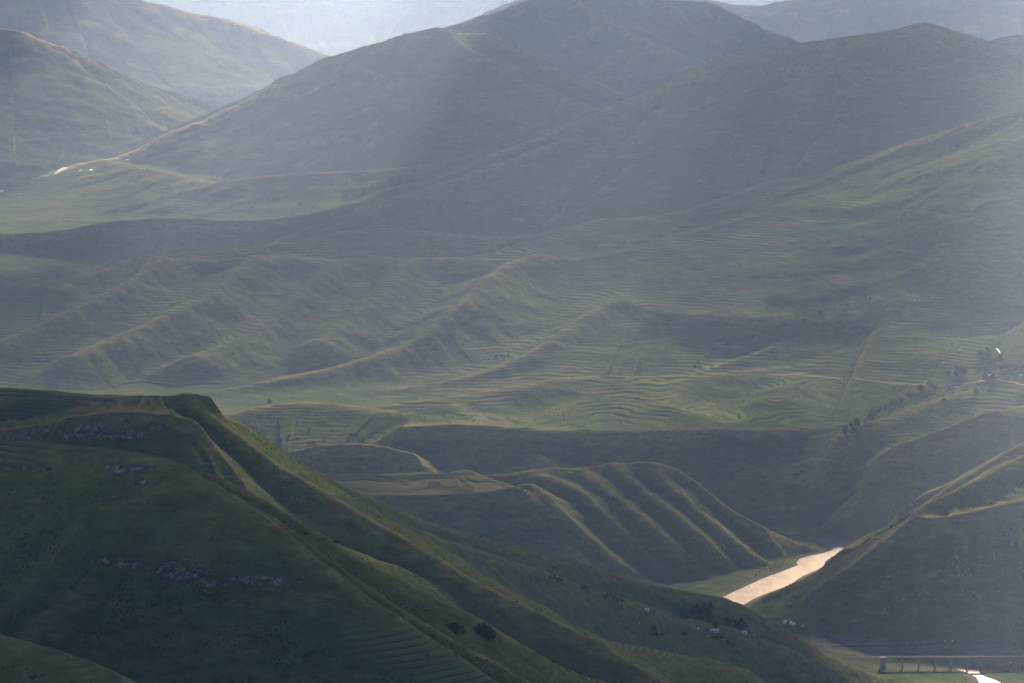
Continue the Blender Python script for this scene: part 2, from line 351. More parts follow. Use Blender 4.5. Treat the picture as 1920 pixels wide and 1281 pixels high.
# slope smoothed a little
def box(a, k):
    b = np.cumsum(np.pad(a, ((k + 1, k), (0, 0)), mode='edge'), axis=0); a = (b[2 * k + 1:] - b[:-2 * k - 1]) / (2 * k + 1)
    b = np.cumsum(np.pad(a, ((0, 0), (k + 1, k)), mode='edge'), axis=1); return (b[:, 2 * k + 1:] - b[:, :-2 * k - 1]) / (2 * k + 1)
sls = box(slope.astype(np.float64), 5).astype(np.float32)
FW = np.array([.6, .75, .7, .85, 1.0, .9, .9, 1.0, 1.0, .5, .6, .45, .15, .3, .1, 0.], np.float32)[HID]
patch = fbm(Xg / 330, Yg / 330, 3, 61)
near_ = np.where((HID >= 1) & (HID <= 3), .22, 0).astype(np.float32)
FIELD = FW * sstep(.44, .28, sls - near_) * sstep(-.18, .12, patch + .5 * fbm(Xg / 110, Yg / 110, 2, 63) + .5 * (FW - .75))  * sstep(10, 40, RSD) * (Yg > 1500)
STEP = np.where(Yg < 4200, 3.6, np.where(Yg < 5700, 4.6, np.where(Yg < 9000, 5.6, 8.0))).astype(np.float32)
zw = Z / STEP + .8 * fbm(Xg / 300, Yg / 300, 2, 71) + .3 * fbm(Xg / 70, Yg / 70, 2, 73)
fr = zw - np.floor(zw)
saw = np.where(fr < .72, fr * .45, .324 + (fr - .72) * (1 - .324) / .28) - fr
Z = Z + FIELD * STEP * saw * .85 * sstep(.42, .3, sls)
STRIP = (Xg / 120 + .9 * perlin(Xg / 500, Yg / 500, 81) + 1000).astype(np.float32)
print('terraced', FIELD.mean())

# ------------------------------------------------------------------ materials
class NT:
    def __init__(self, name):
        self.m = bpy.data.materials.new(name); self.m.use_nodes = True
        self.t = self.m.node_tree; self.t.nodes.clear()
        self.out = self.t.nodes.new('ShaderNodeOutputMaterial')
    def n(self, kind, **kw):
        nd = self.t.nodes.new('ShaderNode' + kind)
        for k, v in kw.items():
            if k.startswith('i_'):
                key = k[2:]
                key = int(key) if key.isdigit() else key.replace('_', ' ')
                self.set(nd.inputs[key], v)
            else: setattr(nd, k, v)
        return nd
    def set(self, inp, v):
        if isinstance(v, bpy.types.NodeSocket): self.t.links.new(v, inp)
        elif isinstance(v, bpy.types.Node): self.t.links.new(v.outputs[0], inp)
        else: inp.default_value = v
    def math(self, op, a, b=0.0, c=None, clamp=False):
        nd = self.n('Math', operation=op, use_clamp=clamp)
        self.set(nd.inputs[0], a); self.set(nd.inputs[1], b)
        if c is not None: self.set(nd.inputs[2], c)
        return nd.outputs[0]
    def mix(self, f, a, b):
        nd = self.n('MixRGB'); self.set(nd.inputs[0], f); self.set(nd.inputs[1], a); self.set(nd.inputs[2], b)
        return nd.outputs[0]
    def ramp(self, f, lo, hi):
        nd = self.n('MapRange', interpolation_type='SMOOTHSTEP'); self.set(nd.inputs[0], f)
        nd.inputs[1].default_value = lo; nd.inputs[2].default_value = hi
        return nd.outputs[0]
    def noise(self, vec, scale, detail=4.0, rough=.55, w=None):
        nd = self.n('TexNoise'); self.set(nd.inputs['Vector'], vec)
        nd.inputs['Scale'].default_value = scale; nd.inputs['Detail'].default_value = detail; nd.inputs['Roughness'].default_value = rough
        return nd.outputs[0]
    def attr(self, name):
        return self.n('Attribute', attribute_name=name).outputs['Fac']
def rgb(r, g, b): return (r, g, b, 1.0)

def terrain_material():
    t = NT('hillside_grass')
    pos = t.n('NewGeometry').outputs['Position']
    sep = t.n('SeparateXYZ'); t.set(sep.inputs[0], pos)
    def scaled(x, y, z):
        m = t.n('VectorMath', operation='MULTIPLY'); t.set(m.inputs[0], pos); m.inputs[1].default_value = (x, y, z); return m.outputs[0]
    flat = scaled(.01, .01, .06)               # features stretched along the contours
    n_big = t.noise(scaled(1, 1, 1), .0022, 5)
    n_mid = t.noise(flat, 1.1, 6, .6)
    n_fine = t.noise(scaled(.05, .05, .11), 1.0, 4, .6)
    n_spk = t.noise(scaled(.13, .13, .2), 1.0, 3, .7)
    green = t.mix(t.ramp(n_big, .38, .62), rgb(.054, .080, .034), rgb(.088, .110, .040))
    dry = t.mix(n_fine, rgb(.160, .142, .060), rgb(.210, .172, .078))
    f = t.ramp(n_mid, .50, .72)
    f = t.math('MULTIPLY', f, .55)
    base = t.mix(t.math('MULTIPLY_ADD', t.attr('dry'), .75, f, clamp=True), green, dry)  # dry grass, plus gold painted where crests catch the sun
    dark = t.ramp(t.math('ADD', n_spk, t.math('MULTIPLY', n_mid, .3)), .72, .86)
    base = t.mix(t.math('MULTIPLY', dark, .75), base, rgb(.030, .042, .028))
    mott = t.n('HueSaturation'); t.set(mott.inputs['Color'], base); t.set(mott.inputs['Value'], t.math('MULTIPLY_ADD', t.math('ADD', t.math('SUBTRACT', n_spk, .5), t.math('SUBTRACT', n_fine, .5)), 1.3, t.math('MULTIPLY_ADD', t.math('SUBTRACT', t.noise(scaled(.012, .012, .45), 1.0, 3, .6), .5), .3, 1.0))); base = mott.outputs[0]
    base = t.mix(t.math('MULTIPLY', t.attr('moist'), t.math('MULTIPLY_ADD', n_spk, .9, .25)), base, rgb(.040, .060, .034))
    # fields between the terrace risers
    terr = t.attr('terrace')
    step2 = t.math('FLOOR', t.math('MULTIPLY', terr, .5))
    wn_ = t.n('TexWhiteNoise', noise_dimensions='2D')
    cv = t.n('CombineXYZ'); t.set(cv.inputs[0], step2); t.set(cv.inputs[1], t.math('FLOOR', t.math('MULTIPLY_ADD', step2, .37, t.attr('strip'))))
    t.set(wn_.inputs['Vector'], cv.outputs[0])
    fcell = wn_.outputs['Value']
    crop = t.n('ValToRGB'); t.set(crop.inputs[0], fcell)
    cr = crop.color_ramp; cr.interpolation = 'CONSTANT'
    cols = [(0, (.080, .120, .050)), (.2, (.105, .135, .055)), (.38, (.150, .138, .072)), (.55, (.090, .130, .050)), (.68, (.062, .096, .048)), (.8, (.160, .125, .085)), (.9, (.140, .180, .058))]
    while len(cr.elements) < len(cols): cr.elements.new(.5)
    for e, (p, c) in zip(cr.elements, cols): e.position = p; e.color = (*c, 1)
    cropc = t.mix(t.math('MULTIPLY', n_fine, .8), crop.outputs[0], base)
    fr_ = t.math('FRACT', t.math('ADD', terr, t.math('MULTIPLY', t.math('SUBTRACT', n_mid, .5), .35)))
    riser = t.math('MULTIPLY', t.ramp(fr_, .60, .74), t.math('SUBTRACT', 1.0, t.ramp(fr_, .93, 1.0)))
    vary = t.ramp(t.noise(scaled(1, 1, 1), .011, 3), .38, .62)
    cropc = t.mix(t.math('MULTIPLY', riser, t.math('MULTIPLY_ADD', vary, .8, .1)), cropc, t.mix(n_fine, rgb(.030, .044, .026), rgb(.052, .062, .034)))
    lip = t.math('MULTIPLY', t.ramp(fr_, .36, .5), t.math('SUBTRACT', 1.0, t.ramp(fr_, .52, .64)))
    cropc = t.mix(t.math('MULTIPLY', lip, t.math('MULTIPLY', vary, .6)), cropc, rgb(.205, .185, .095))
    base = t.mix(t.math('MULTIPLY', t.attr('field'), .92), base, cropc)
    # bare rock
    rk = t.math('ADD', t.attr('rock'), t.math('MULTIPLY', t.math('SUBTRACT', n_spk, .5), 1.5))
    rk = t.ramp(t.math('ADD', rk, t.math('MULTIPLY', t.math('SUBTRACT', n_fine, .5), .9)), .46, .62)
    streak = t.noise(scaled(.16, .16, .02), 1.0, 4, .65)
    rk = t.math('MULTIPLY', rk, t.ramp(streak, .36, .56))
    rockc = t.mix(t.ramp(t.noise(scaled(.22, .22, .12), 1.0, 4, .7), .35, .68), rgb(.060, .048, .046), rgb(.40, .29, .25))
    base = t.mix(rk, base, rockc)
    base = t.mix(t.math('MULTIPLY', t.attr('lit_crest'), t.math('MULTIPLY_ADD', n_spk, .8, .5)), base, rgb(.42, .33, .17))  # pale gold of direct sun painted on bare crests
    # river flats: silt and gravel
    gr = t.attr('gravel')
    base = t.mix(t.math('MULTIPLY', gr, .85), base, t.mix(n_mid, rgb(.115, .100, .075), rgb(.170, .150, .125)))
    bump = t.n('Bump'); bump.inputs['Strength'].default_value = .8; bump.inputs['Distance'].default_value = 5.0
    t.set(bump.inputs['Height'], t.math('ADD', t.math('MULTIPLY', n_mid, .8), t.math('ADD', t.math('MULTIPLY', n_fine, .45), t.math('MULTIPLY', t.math('MULTIPLY', n_spk, t.math('MULTIPLY_ADD', rk, 1.2, .25)), 1.0))))
    d = t.n('BsdfDiffuse'); t.set(d.inputs[0], base); d.inputs[1].default_value = .6; t.set(d.inputs['Normal'], bump.outputs[0])
    t.set(t.out.inputs[0], d.outputs[0])
    return t.m
GRASS = terrain_material()

def water_material():
    t = NT('muddy_water')
    pos = t.n('NewGeometry').outputs['Position']
    m = t.n('VectorMath', operation='MULTIPLY'); t.set(m.inputs[0], pos); m.inputs[1].default_value = (.06, .02, 0)
    n1 = t.noise(m.outputs[0], 1.0, 5, .6)
    b = t.n('Bump'); b.inputs['Strength'].default_value = .5; b.inputs['Distance'].default_value = 1.2; t.set(b.inputs['Height'], n1)
    n2 = t.noise(m.outputs[0], .35, 4, .65)
    mud_sky = t.mix(t.ramp(n1, .35, .65), rgb(.145, .114, .106), rgb(.190, .150, .140))  # mud tone with the peach sky reflection put into the colour
    mud_sky = t.mix(t.math('MULTIPLY', t.ramp(n2, .46, .62), .6), mud_sky, rgb(.075, .056, .046))
    d = t.n('BsdfDiffuse'); t.set(d.inputs[0], mud_sky)
    g = t.n('BsdfGlossy'); g.inputs['Roughness'].default_value = .4; g.inputs[0].default_value = (.9, .8, .7, 1); t.set(g.inputs['Normal'], b.outputs[0])
    mx = t.n('MixShader'); mx.inputs[0].default_value = .012; t.set(mx.inputs[1], d); t.set(mx.inputs[2], g)
    t.set(t.out.inputs[0], mx.outputs[0])
    return t.m
WATER = water_material()

# ------------------------------------------------------------------ surface attributes
zx, zy = slopes(Z)
slope = np.hypot(zx, zy)
NRM = np.stack([-zx, -zy, np.ones_like(zx)], -1); NRM /= np.linalg.norm(NRM, axis=-1, keepdims=True)
# where a line of sight of the photograph meets the ground
_dz = Z - CAM_Z
_fw = Yg * cp - _dz * sp
PYG = 640.5 - F * (Yg * sp + _dz * cp) / _fw
def hit(px, py):
    """ground point (x, y, z) seen at a photo pixel"""
    t = (px - 960.0) / (F * cp + (640.5 - py) * sp)
    i = int(np.clip(np.searchsorted(ts, t) - 1, 0, NX - 2)); a = (t - ts[i]) / (ts[i + 1] - ts[i])
    c = PYG[:, i] * (1 - a) + PYG[:, i + 1] * a
    j = int(np.argmax(c[20:] <= py)) + 20
    k = float(np.clip((c[j - 1] - py) / (c[j - 1] - c[j] + 1e-9), 0, 1))
    y = ys[j - 1] + k * (ys[j] - ys[j - 1]); zc = Z[:, i] * (1 - a) + Z[:, i + 1] * a
    return float(t * y), float(y), float(zc[j - 1] * (1 - k) + zc[j] * k)
def ground(x, y):
    j = int(np.clip(np.searchsorted(ys, y) - 1, 0, NY - 2)); b = (y - ys[j]) / (ys[j + 1] - ys[j])
    i = int(np.clip(np.searchsorted(ts, x / y) - 1, 0, NX - 2)); a = (x / y - ts[i]) / (ts[i + 1] - ts[i])
    return float((Z[j, i] * (1 - a) + Z[j, i + 1] * a) * (1 - b) + (Z[j + 1, i] * (1 - a) + Z[j + 1, i + 1] * a) * b)

silt = fbm(Xg / 60, Yg / 25, 3, 33)
GRAVEL = (sstep(22, 4, RSD + 9 * silt) * (Z < 6) + (base < 4.5) * (Yg > 4350) * (Yg < 4640) * (Xg > 480) * (Z < 9) * sstep(-.1, .35, silt + .35 * sstep(4480, 4600, Yg))).clip(0, 1).astype(np.float32)
# crests dry out, hollows stay moist; far crests and spur terraces get painted sun-gold
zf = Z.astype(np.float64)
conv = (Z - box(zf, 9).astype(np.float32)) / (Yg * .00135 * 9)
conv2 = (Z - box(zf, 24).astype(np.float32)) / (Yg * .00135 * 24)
DRY_LIT = (sstep(.015, .10, conv) * .7 + sstep(.02, .12, conv2) * .45 + .5 * sstep(11000, 13000, Yg) * sstep(.01, .06, conv) + .9 * (HID == 11) * sstep(.005, .04, conv) * (Xg < -500) + .6 * (HID == 5) * sstep(.35, .15, sls) * (Z > 120) + .15 * sstep(.1, .6, fbm(Xg / 240, Yg / 240, 4, 66))).clip(0, 1)
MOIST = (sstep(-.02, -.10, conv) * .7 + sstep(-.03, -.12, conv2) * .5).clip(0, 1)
# bands of bare rock follow a height on a hill between two sight lines
ROCK = sstep(.80, 1.15, slope) * .6 * (Yg > 1200) * (Yg < 5600)
def band(hill, x0, x1, py, h, k, fade=.25):
    p = hit((x0 + x1) / 2, py); p0 = hit(x0, py); p1 = hit(x1, py)
    t0, t1 = p0[0] / p0[1], p1[0] / p1[1]
    T = Xg / Yg; w = (t1 - t0) * fade
    m = sstep(t0 - w * .3, t0 + w, T) * sstep(t1 + w * .3, t1 - w, T)
    zc = p0[2] + (p1[2] - p0[2]) * ((T - t0) / (t1 - t0)).clip(-.2, 1.2)
    wob = .5 * h * fbm(Xg / 60, Yg / 60, 3, 17)
    m = m * np.exp(-(((Z - zc + wob) / h) ** 2)) * (HID == hill) * (np.abs(Yg - p[1]) < 900)
    np.maximum(ROCK, k * m, out=ROCK)
for b in [(1, 110, 620, 1036, 8, .66), (1, 185, 300, 876, 3, .85), (1, -30, 120, 878, 2.5, .6), (1, 170, 330, 902, 4, .56), (1, -30, 60, 925, 5, .4), (1, 150, 280, 935, 6, .5), (1, 420, 470, 1080, 7, .4),
          (3, 10, 372, 792, 6, .62), (3, 70, 300, 817, 3, .74), (3, 560, 700, 905, 5, .4), (3, 860, 960, 1003, 5, .42), (3, 120, 340, 840, 4, .35),
          (9, 1320, 1760, 133, 20, .80), (9, 1420, 1680, 150, 16, .62), (9, 1330, 1500, 292, 14, .5), (9, 1280, 1360, 130, 16, .7), (9, 900, 1100, 380, 12, .3), (9, 1500, 1560, 200, 30, .3),
          (8, 630, 790, 503, 5, .48), (8, 520, 610, 500, 7, .46), (8, 335, 380, 503, 5, .55), (8, 955, 1030, 528, 3, .66), (8, 1090, 1140, 506, 3, .6), (8, 1380, 1470, 372, 8, .40), (8, 1690, 1730, 359, 4, .5), (8, 1160, 1200, 645, 6, .42), (8, 1030, 1080, 610, 6, .36),
          (5, 1540, 1930, 1010, 16, .46), (5, 1560, 1930, 1060, 20, .44), (5, 1600, 1930, 1110, 18, .42), (5, 1500, 1700, 1090, 14, .44), (5, 1650, 1930, 975, 7, .42), (5, 1440, 1560, 1165, 8, .4), (5, 1620, 1930, 1160, 12, .4),
          (11, 860, 1010, 128, 16, .56), (11, 840, 900, 150, 14, .32), (7, 660, 790, 862, 8, .5), (7, 1000, 1110, 812, 5, .42), (4, 1070, 1300, 900, 6, .44), (4, 1120, 1160, 928, 4, .5),
          (4, 1300, 1500, 1085, 4, .5), (6, 1560, 1650, 868, 6, .5), (6, 1690, 1780, 838, 6, .45), (13, 0, 130, 130, 16, .34)]:
    band(*b)

LIT_CREST = np.zeros_like(Z)  # bare crest lines painted pale gold to look sunlit
def lit_crest(hid, line, half, k):
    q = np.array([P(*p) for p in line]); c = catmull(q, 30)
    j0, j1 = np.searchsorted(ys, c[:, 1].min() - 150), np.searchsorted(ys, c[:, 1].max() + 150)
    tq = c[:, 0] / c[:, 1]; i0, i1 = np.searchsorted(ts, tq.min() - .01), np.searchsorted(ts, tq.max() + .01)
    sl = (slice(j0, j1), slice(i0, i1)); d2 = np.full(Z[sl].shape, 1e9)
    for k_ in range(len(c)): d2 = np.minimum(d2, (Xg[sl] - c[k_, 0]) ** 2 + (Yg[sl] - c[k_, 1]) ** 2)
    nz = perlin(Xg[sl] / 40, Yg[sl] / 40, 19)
    LIT_CREST[sl] = np.maximum(LIT_CREST[sl], (HID[sl] == hid) * k * sstep(half * 1.4, half * .5, np.sqrt(d2) + half * .7 * nz))
lit_crest(11, [(90,300+27,10880),(140,313,11000),(200,299,11150),(260,283,11250),(320,261,11350),(380,233,11420),(440,206,11480),(500,171,11540)], 34, 1.0)
lit_crest(13, [(-20,53,13000),(30,56,13000),(70,73,13000),(110,86,13000)], 30, .8)
lit_crest(14, [(360,23,16000),(400,31,16000),(430,36,16000),(480,56,15900)], 70, .9)
lit_crest(11, [(845,62,11620),(905,63,11640),(926,71,11640)], 26, .9)
lit_crest(10, [(740,300,10500),(800,297,10500),(850,302,10500)], 26, .9)

# ------------------------------------------------------------------ meshes
def make_mesh(name, verts, faces_flat, nper):
    me = bpy.data.meshes.new(name)
    n = len(faces_flat) // nper
    me.vertices.add(len(verts)); me.vertices.foreach_set('co', np.ascontiguousarray(verts, np.float32).ravel())
    me.loops.add(len(faces_flat)); me.loops.foreach_set('vertex_index', np.ascontiguousarray(faces_flat, np.int32))
    me.polygons.add(n); me.polygons.foreach_set('loop_start', np.arange(0, len(faces_flat), nper, dtype=np.int32))
    me.polygons.foreach_set('use_smooth', np.ones(n, bool))
    me.update(calc_edges=True)
    return me
def tag(o, label=None, cat=None, group=None, kind=None):
    if label: o['label'] = label
    if cat: o['category'] = cat
    if group: o['group'] = group
    if kind: o['kind'] = kind
    return o

HILL_INFO = {
    0: ('valley_floor', 'flat valley floor of silt and grass that the muddy river winds through', 'valley'),
    1: ('hillside', 'darkest nearest grassy spur filling the lower left corner below the cliff hill', 'hill'),
    2: ('hillside', 'narrow dark grassy spur just behind the nearest spur, running down to the bottom edge', 'hill'),
    3: ('hillside', 'grassy hill with a sheer rock cliff at its head and a long spur down to the river', 'hill'),
    4: ('hillside', 'flat topped terraced bench with ribbed slopes falling to the near bank of the bright river', 'hill'),
    5: ('hillside', 'steep rocky spur beside the river bridge with golden sunlit terraces on top', 'hill'),
    6: ('hillside', 'gentle spurs below the village, behind the rocky spur with sunlit terraces', 'hill'),
    7: ('hillside', 'terraced shelf of fields ending in a dark escarpment above the river gorge', 'hill'),
    8: ('hillside', 'broad massif with terraced feet and long pale spurs across the middle of the view', 'hill'),
    9: ('mountain', 'large dark blue mountain with a band of pinkish cliffs below its rounded summit', 'mountain'),
    10: ('hillside', 'low terraced ridges between the dark mountain and the central peaked mountain', 'hill'),
    11: ('mountain', 'hazy peaked mountain with a smoking village on its long left ridge', 'mountain'),
    12: ('mountain', 'pale mountain showing behind the central peaked mountain', 'mountain'),
    13: ('mountain', 'hazy mountain shoulder at the left edge with a thin sunlit crest', 'mountain'),
    14: ('mountain', 'very pale mountain behind the left shoulder with a golden patch on its crest', 'mountain'),
    15: ('mountain', 'faintest mountains of all along the top edge', 'mountain'),
}
vid = np.arange(NY * NX).reshape(NY, NX)
quads = np.stack([vid[:-1, :-1], vid[:-1, 1:], vid[1:, 1:], vid[1:, :-1]], -1)
qh = HID[:-1, :-1]
allv = np.stack([Xg, Yg, Z], -1).reshape(-1, 3)
alln = NRM.reshape(-1, 3).astype(np.float32)
ATT = {'field': FIELD, 'rock': ROCK, 'dry': DRY_LIT, 'terrace': zw, 'strip': STRIP, 'moist': MOIST, 'lit_crest': LIT_CREST, 'gravel': GRAVEL}
def build_terrain():
    for hid, (name, label, cat) in HILL_INFO.items():
        q = quads[qh == hid]
        if not len(q): print('no faces', hid); continue
        used = np.unique(q); remap = np.zeros(NY * NX, np.int32); remap[used] = np.arange(len(used))
        me = make_mesh(name, allv[used], remap[q].ravel(), 4)
        for an, av in ATT.items():
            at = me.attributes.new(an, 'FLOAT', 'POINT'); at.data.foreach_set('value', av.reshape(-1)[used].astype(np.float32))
        me.normals_split_custom_set_from_vertices(alln[used])
        me.materials.append(GRASS)
        o = bpy.data.objects.new(name, me); col.objects.link(o)
        tag(o, label, cat, None, 'structure')
build_terrain()

# river surface
import bmesh
for poly, label, cat in ((RIVER, 'wide bright reach of muddy river between the ribbed bench and the rocky spur', 'river'),
                         (STREAM, 'narrow branching lower reach of the muddy river under the bridge', 'river')):
    bm = bmesh.new()
    vs = [bm.verts.new((x, y, 0.15)) for x, y in poly]
    bm.faces.new(vs); bmesh.ops.triangulate(bm, faces=bm.faces[:])
    me = bpy.data.meshes.new('river'); bm.to_mesh(me); bm.free(); me.materials.append(WATER)
    if me.polygons[0].normal.z < 0: me.flip_normals()
    o = bpy.data.objects.new('river', me); col.objects.link(o)
    tag(o, label, cat, None, 'structure')

# ------------------------------------------------------------------ objects
from mathutils import Matrix
def plain(name, c, c2=None, rough=.9, sc=.8):
    t = NT(name)
    pos = t.n('NewGeometry').outputs['Position']
    n = t.noise(pos, sc, 3, .6)
    p = t.n('BsdfPrincipled'); p.inputs['Roughness'].default_value = rough
    p.inputs['Specular IOR Level'].default_value = .5 if rough < .6 else 0.0
    c2 = c2 or tuple(v * .65 for v in c)
    t.set(p.inputs['Base Color'], t.mix(t.ramp(n, .3, .7), rgb(*c), rgb(*c2)))
    t.set(t.out.inputs[0], p.outputs[0])
    return t.m
def leaf_material(name, a, b):
    t = NT(name)
    inf = t.n('ObjectInfo'); pos = t.n('NewGeometry').outputs['Position']
    n = t.noise(pos, .7, 2, .6)
    c = t.mix(t.math('MULTIPLY_ADD', t.math('SUBTRACT', n, .5), 1.6, inf.outputs['Random'], clamp=True), rgb(*a), rgb(*b))
    d = t.n('BsdfDiffuse'); t.set(d.inputs[0], c)
    tl = t.n('BsdfTranslucent'); t.set(tl.inputs[0], c)
    m = t.n('MixShader'); m.inputs[0].default_value = .25; t.set(m.inputs[1], d); t.set(m.inputs[2], tl)
    t.set(t.out.inputs[0], m.outputs[0])
    return t.m
LEAF = leaf_material('bush_leaves', (.030, .046, .024), (.060, .082, .036))
BARK = plain('bark', (.07, .055, .04))
STONE = plain('pale_rock', (.46, .38, .34), (.24, .19, .17), sc=.35)
PLASTER = plain('pale_plaster', (.62, .54, .46), (.48, .40, .33)); WHITE = plain('whitewash', (.78, .76, .72), (.66, .63, .58)); MUD = plain('mud_wall', (.30, .21, .15))
TIN = plain('tin_roof', (.52, .55, .58), (.40, .40, .42), .45); PINKTIN = plain('faded_pink_roof', (.78, .60, .54), (.66, .50, .45), .5); RUST = plain('rusty_roof', (.24, .13, .09), (.15, .08, .06), .7); WHITETIN = plain('white_roof', (.80, .80, .80), (.70, .70, .70), .4)
THATCH = plain('thatch', (.20, .16, .10), (.12, .10, .07)); DARK = plain('dark_opening', (.03, .03, .03)); CONCRETE = plain('concrete', (.19, .18, .175), (.14, .13, .125)); STEEL = plain('galvanised_steel', (.42, .43, .44), rough=.5)
ASPHALT = plain('asphalt', (.060, .060, .062), (.045, .045, .045)); DIRT = plain('pale_dirt', (.27, .21, .15), (.20, .155, .11)); WALLSTONE = plain('stacked_stone', (.40, .33, .28), (.25, .2, .17))

def obj(name, bm, mat, parent=None, loc=(0, 0, 0)):
    me = bpy.data.meshes.new(name); bm.to_mesh(me); bm.free(); me.materials.append(mat)
    o = bpy.data.objects.new(name, me); col.objects.link(o); o.location = loc; o.parent = parent
    return o
def empty(name, loc, rz=0.0):
    o = bpy.data.objects.new(name, None); col.objects.link(o); o.location = loc; o.rotation_euler = (0, 0, rz); o.empty_display_size = 2
    return o
def box_into(bm, x0, x1, y0, y1, z0, z1):
    bmesh.ops.create_cube(bm, size=1, matrix=Matrix.Translation(((x0 + x1) / 2, (y0 + y1) / 2, (z0 + z1) / 2)) @ Matrix.Diagonal((x1 - x0, y1 - y0, z1 - z0, 1)))
def cyl_into(bm, r0, r1, z0, z1, n=12, x=0, y=0):
    bmesh.ops.create_cone(bm, cap_ends=True, segments=n, radius1=r0, radius2=r1, depth=z1 - z0, matrix=Matrix.Translation((x, y, (z0 + z1) / 2)))

# -- bushes and trees: a stem with limbs and a crown of leaf clumps spread unevenly
def crown_bm(rng, n_cl, leaves, rx, rz, z0, size):
    bm = bmesh.new()
    for c in range(n_cl):
        a = rng.uniform(0, 6.283); q = rng.uniform(0, 1) ** .6; h = rng.uniform(0, 1)
        k = math.sqrt(max(0, 1 - (2 * h - .8) ** 2 * .55))
        cx, cy, cz = math.cos(a) * q * rx * k, math.sin(a) * q * rx * k, z0 + h * rz
        cr = rng.uniform(.25, .5) * rx
        for l in range(leaves):
            d = Vector((rng.gauss(0, 1), rng.gauss(0, 1), rng.gauss(0, .8))); d.normalize()
            p = Vector((cx, cy, cz)) + d * cr * rng.uniform(.55, 1)
            if p.z < .02: p.z = .02
            u = d.orthogonal().normalized(); u.rotate(Matrix.Rotation(rng.uniform(0, 6.28), 3, d)); w = d.cross(u)
            s = size * rng.uniform(.6, 1.3)
            vs = [bm.verts.new(p + u * s * x + w * s * y + d * s * .25 * rng.uniform(-1, 1)) for x, y in ((-1, -.55), (.2, -.8), (1, .1), (.1, .8), (-.9, .4))]
            bm.faces.new(vs)
    return bm
def trunk_bm(rng, h, r, lean=.12):
    bm = bmesh.new()
    def limb(p0, p1, r0, r1):
        d = (p1 - p0); q = d.to_track_quat('Z', 'Y').to_matrix().to_4x4()
        bmesh.ops.create_cone(bm, cap_ends=True, segments=7, radius1=r0, radius2=r1, depth=d.length, matrix=Matrix.Translation((p0 + p1) / 2) @ q)
    top = Vector((rng.uniform(-lean, lean) * h, rng.uniform(-lean, lean) * h, h))
    limb(Vector((0, 0, -.6)), top, r, r * .6)
    for k in range(4):
        a = rng.uniform(0, 6.28)
        limb(top * rng.uniform(.7, 1), top + Vector((math.cos(a) * h * .6, math.sin(a) * h * .6, h * rng.uniform(.3, .8))), r * .5, r * .15)
    return bm
BUSH_MESH, TREE_MESH = [], []
for k in range(5):
    rng = random.Random(100 + k)
    bm = crown_bm(rng, 9 + 2 * k, 16, 1.0, rng.uniform(.75, 1.15), .05, .17)
    me = bpy.data.meshes.new('bush'); bm.to_mesh(me); bm.free(); me.materials.append(LEAF); BUSH_MESH.append(me)
for k in range(4):
    rng = random.Random(200 + k)
    bm = crown_bm(rng, 14 + 3 * k, 18, .95, rng.uniform(1.2, 1.7), .55, .16)
    mc = bpy.data.meshes.new('crown'); bm.to_mesh(mc); bm.free(); mc.materials.append(LEAF)
    bm = trunk_bm(rng, .75, .085)
    mt = bpy.data.meshes.new('trunk'); bm.to_mesh(mt); bm.free(); mt.materials.append(BARK); TREE_MESH.append((mc, mt))
prng = random.Random(77)
def bush(x, y, r, label, group=None, k=None, hgt=1.0):
    o = bpy.data.objects.new('bush', BUSH_MESH[prng.randrange(5) if k is None else k]); col.objects.link(o)
    o.location = (x, y, ground(x, y) - .1); o.rotation_euler = (0, 0, prng.uniform(0, 6.28)); o.scale = (r, r, r * hgt)
    return tag(o, label, 'bush', group)
def tree(x, y, r, label, group=None, hgt=1.0):
    mc, mt = TREE_MESH[prng.randrange(4)]
    e = empty('tree', (x, y, ground(x, y) - .1), prng.uniform(0, 6.28)); e.scale = (r, r, r * hgt)
    for nm, m in (('crown', mc), ('trunk', mt)):
        o = bpy.data.objects.new(nm, m); col.objects.link(o); o.parent = e
    return tag(e, label, 'tree', group)
def scatter(poly, n, lo, hi, label, group, kind=bush, jit=1.0, hgt=1.0):
    """n plants inside an outline of sight lines, each standing on the ground there"""
    xs = [p[0] for p in poly]; yv = [p[1] for p in poly]; got = 0; guard = 0; pts = []; last = None
    P2 = np.array(poly, float)
    while got < n and guard < 4000:
        guard += 1
        if last and prng.random() < .68: px, py = last[0] + prng.gauss(0, 5), last[1] + prng.gauss(0, 2.2)
        else: px, py = prng.uniform(min(xs), max(xs)), prng.uniform(min(yv), max(yv))
        if poly_sd(P2, np.array([px], np.float32), np.array([py], np.float32))[0] > 0: continue
        x, y, z = hit(px, py)
        if any((x - a) ** 2 + (y - b) ** 2 < (lo * .9) ** 2 for a, b in pts): continue
        pts.append((x, y)); last = (px, py); kind(x, y, prng.uniform(lo, hi), label, group, hgt=hgt * prng.uniform(.8, 1.2)); got += 1
def along(line, n, lo, hi, spread, label, group, kind=bush, hgt=1.0):
    L = np.array(line, float); seg = np.hypot(*np.diff(L, axis=0).T); cum = np.concatenate([[0], np.cumsum(seg)])
    for k in range(n):
        d = (k + prng.uniform(.1, .9)) / n * cum[-1]
        px = np.interp(d, cum, L[:, 0]) + prng.gauss(0, spread); py = np.interp(d, cum, L[:, 1]) + prng.gauss(0, spread * .5)
        x, y, z = hit(px, py); kind(x, y, prng.uniform(lo, hi), label, group, hgt=hgt * prng.uniform(.8, 1.2))

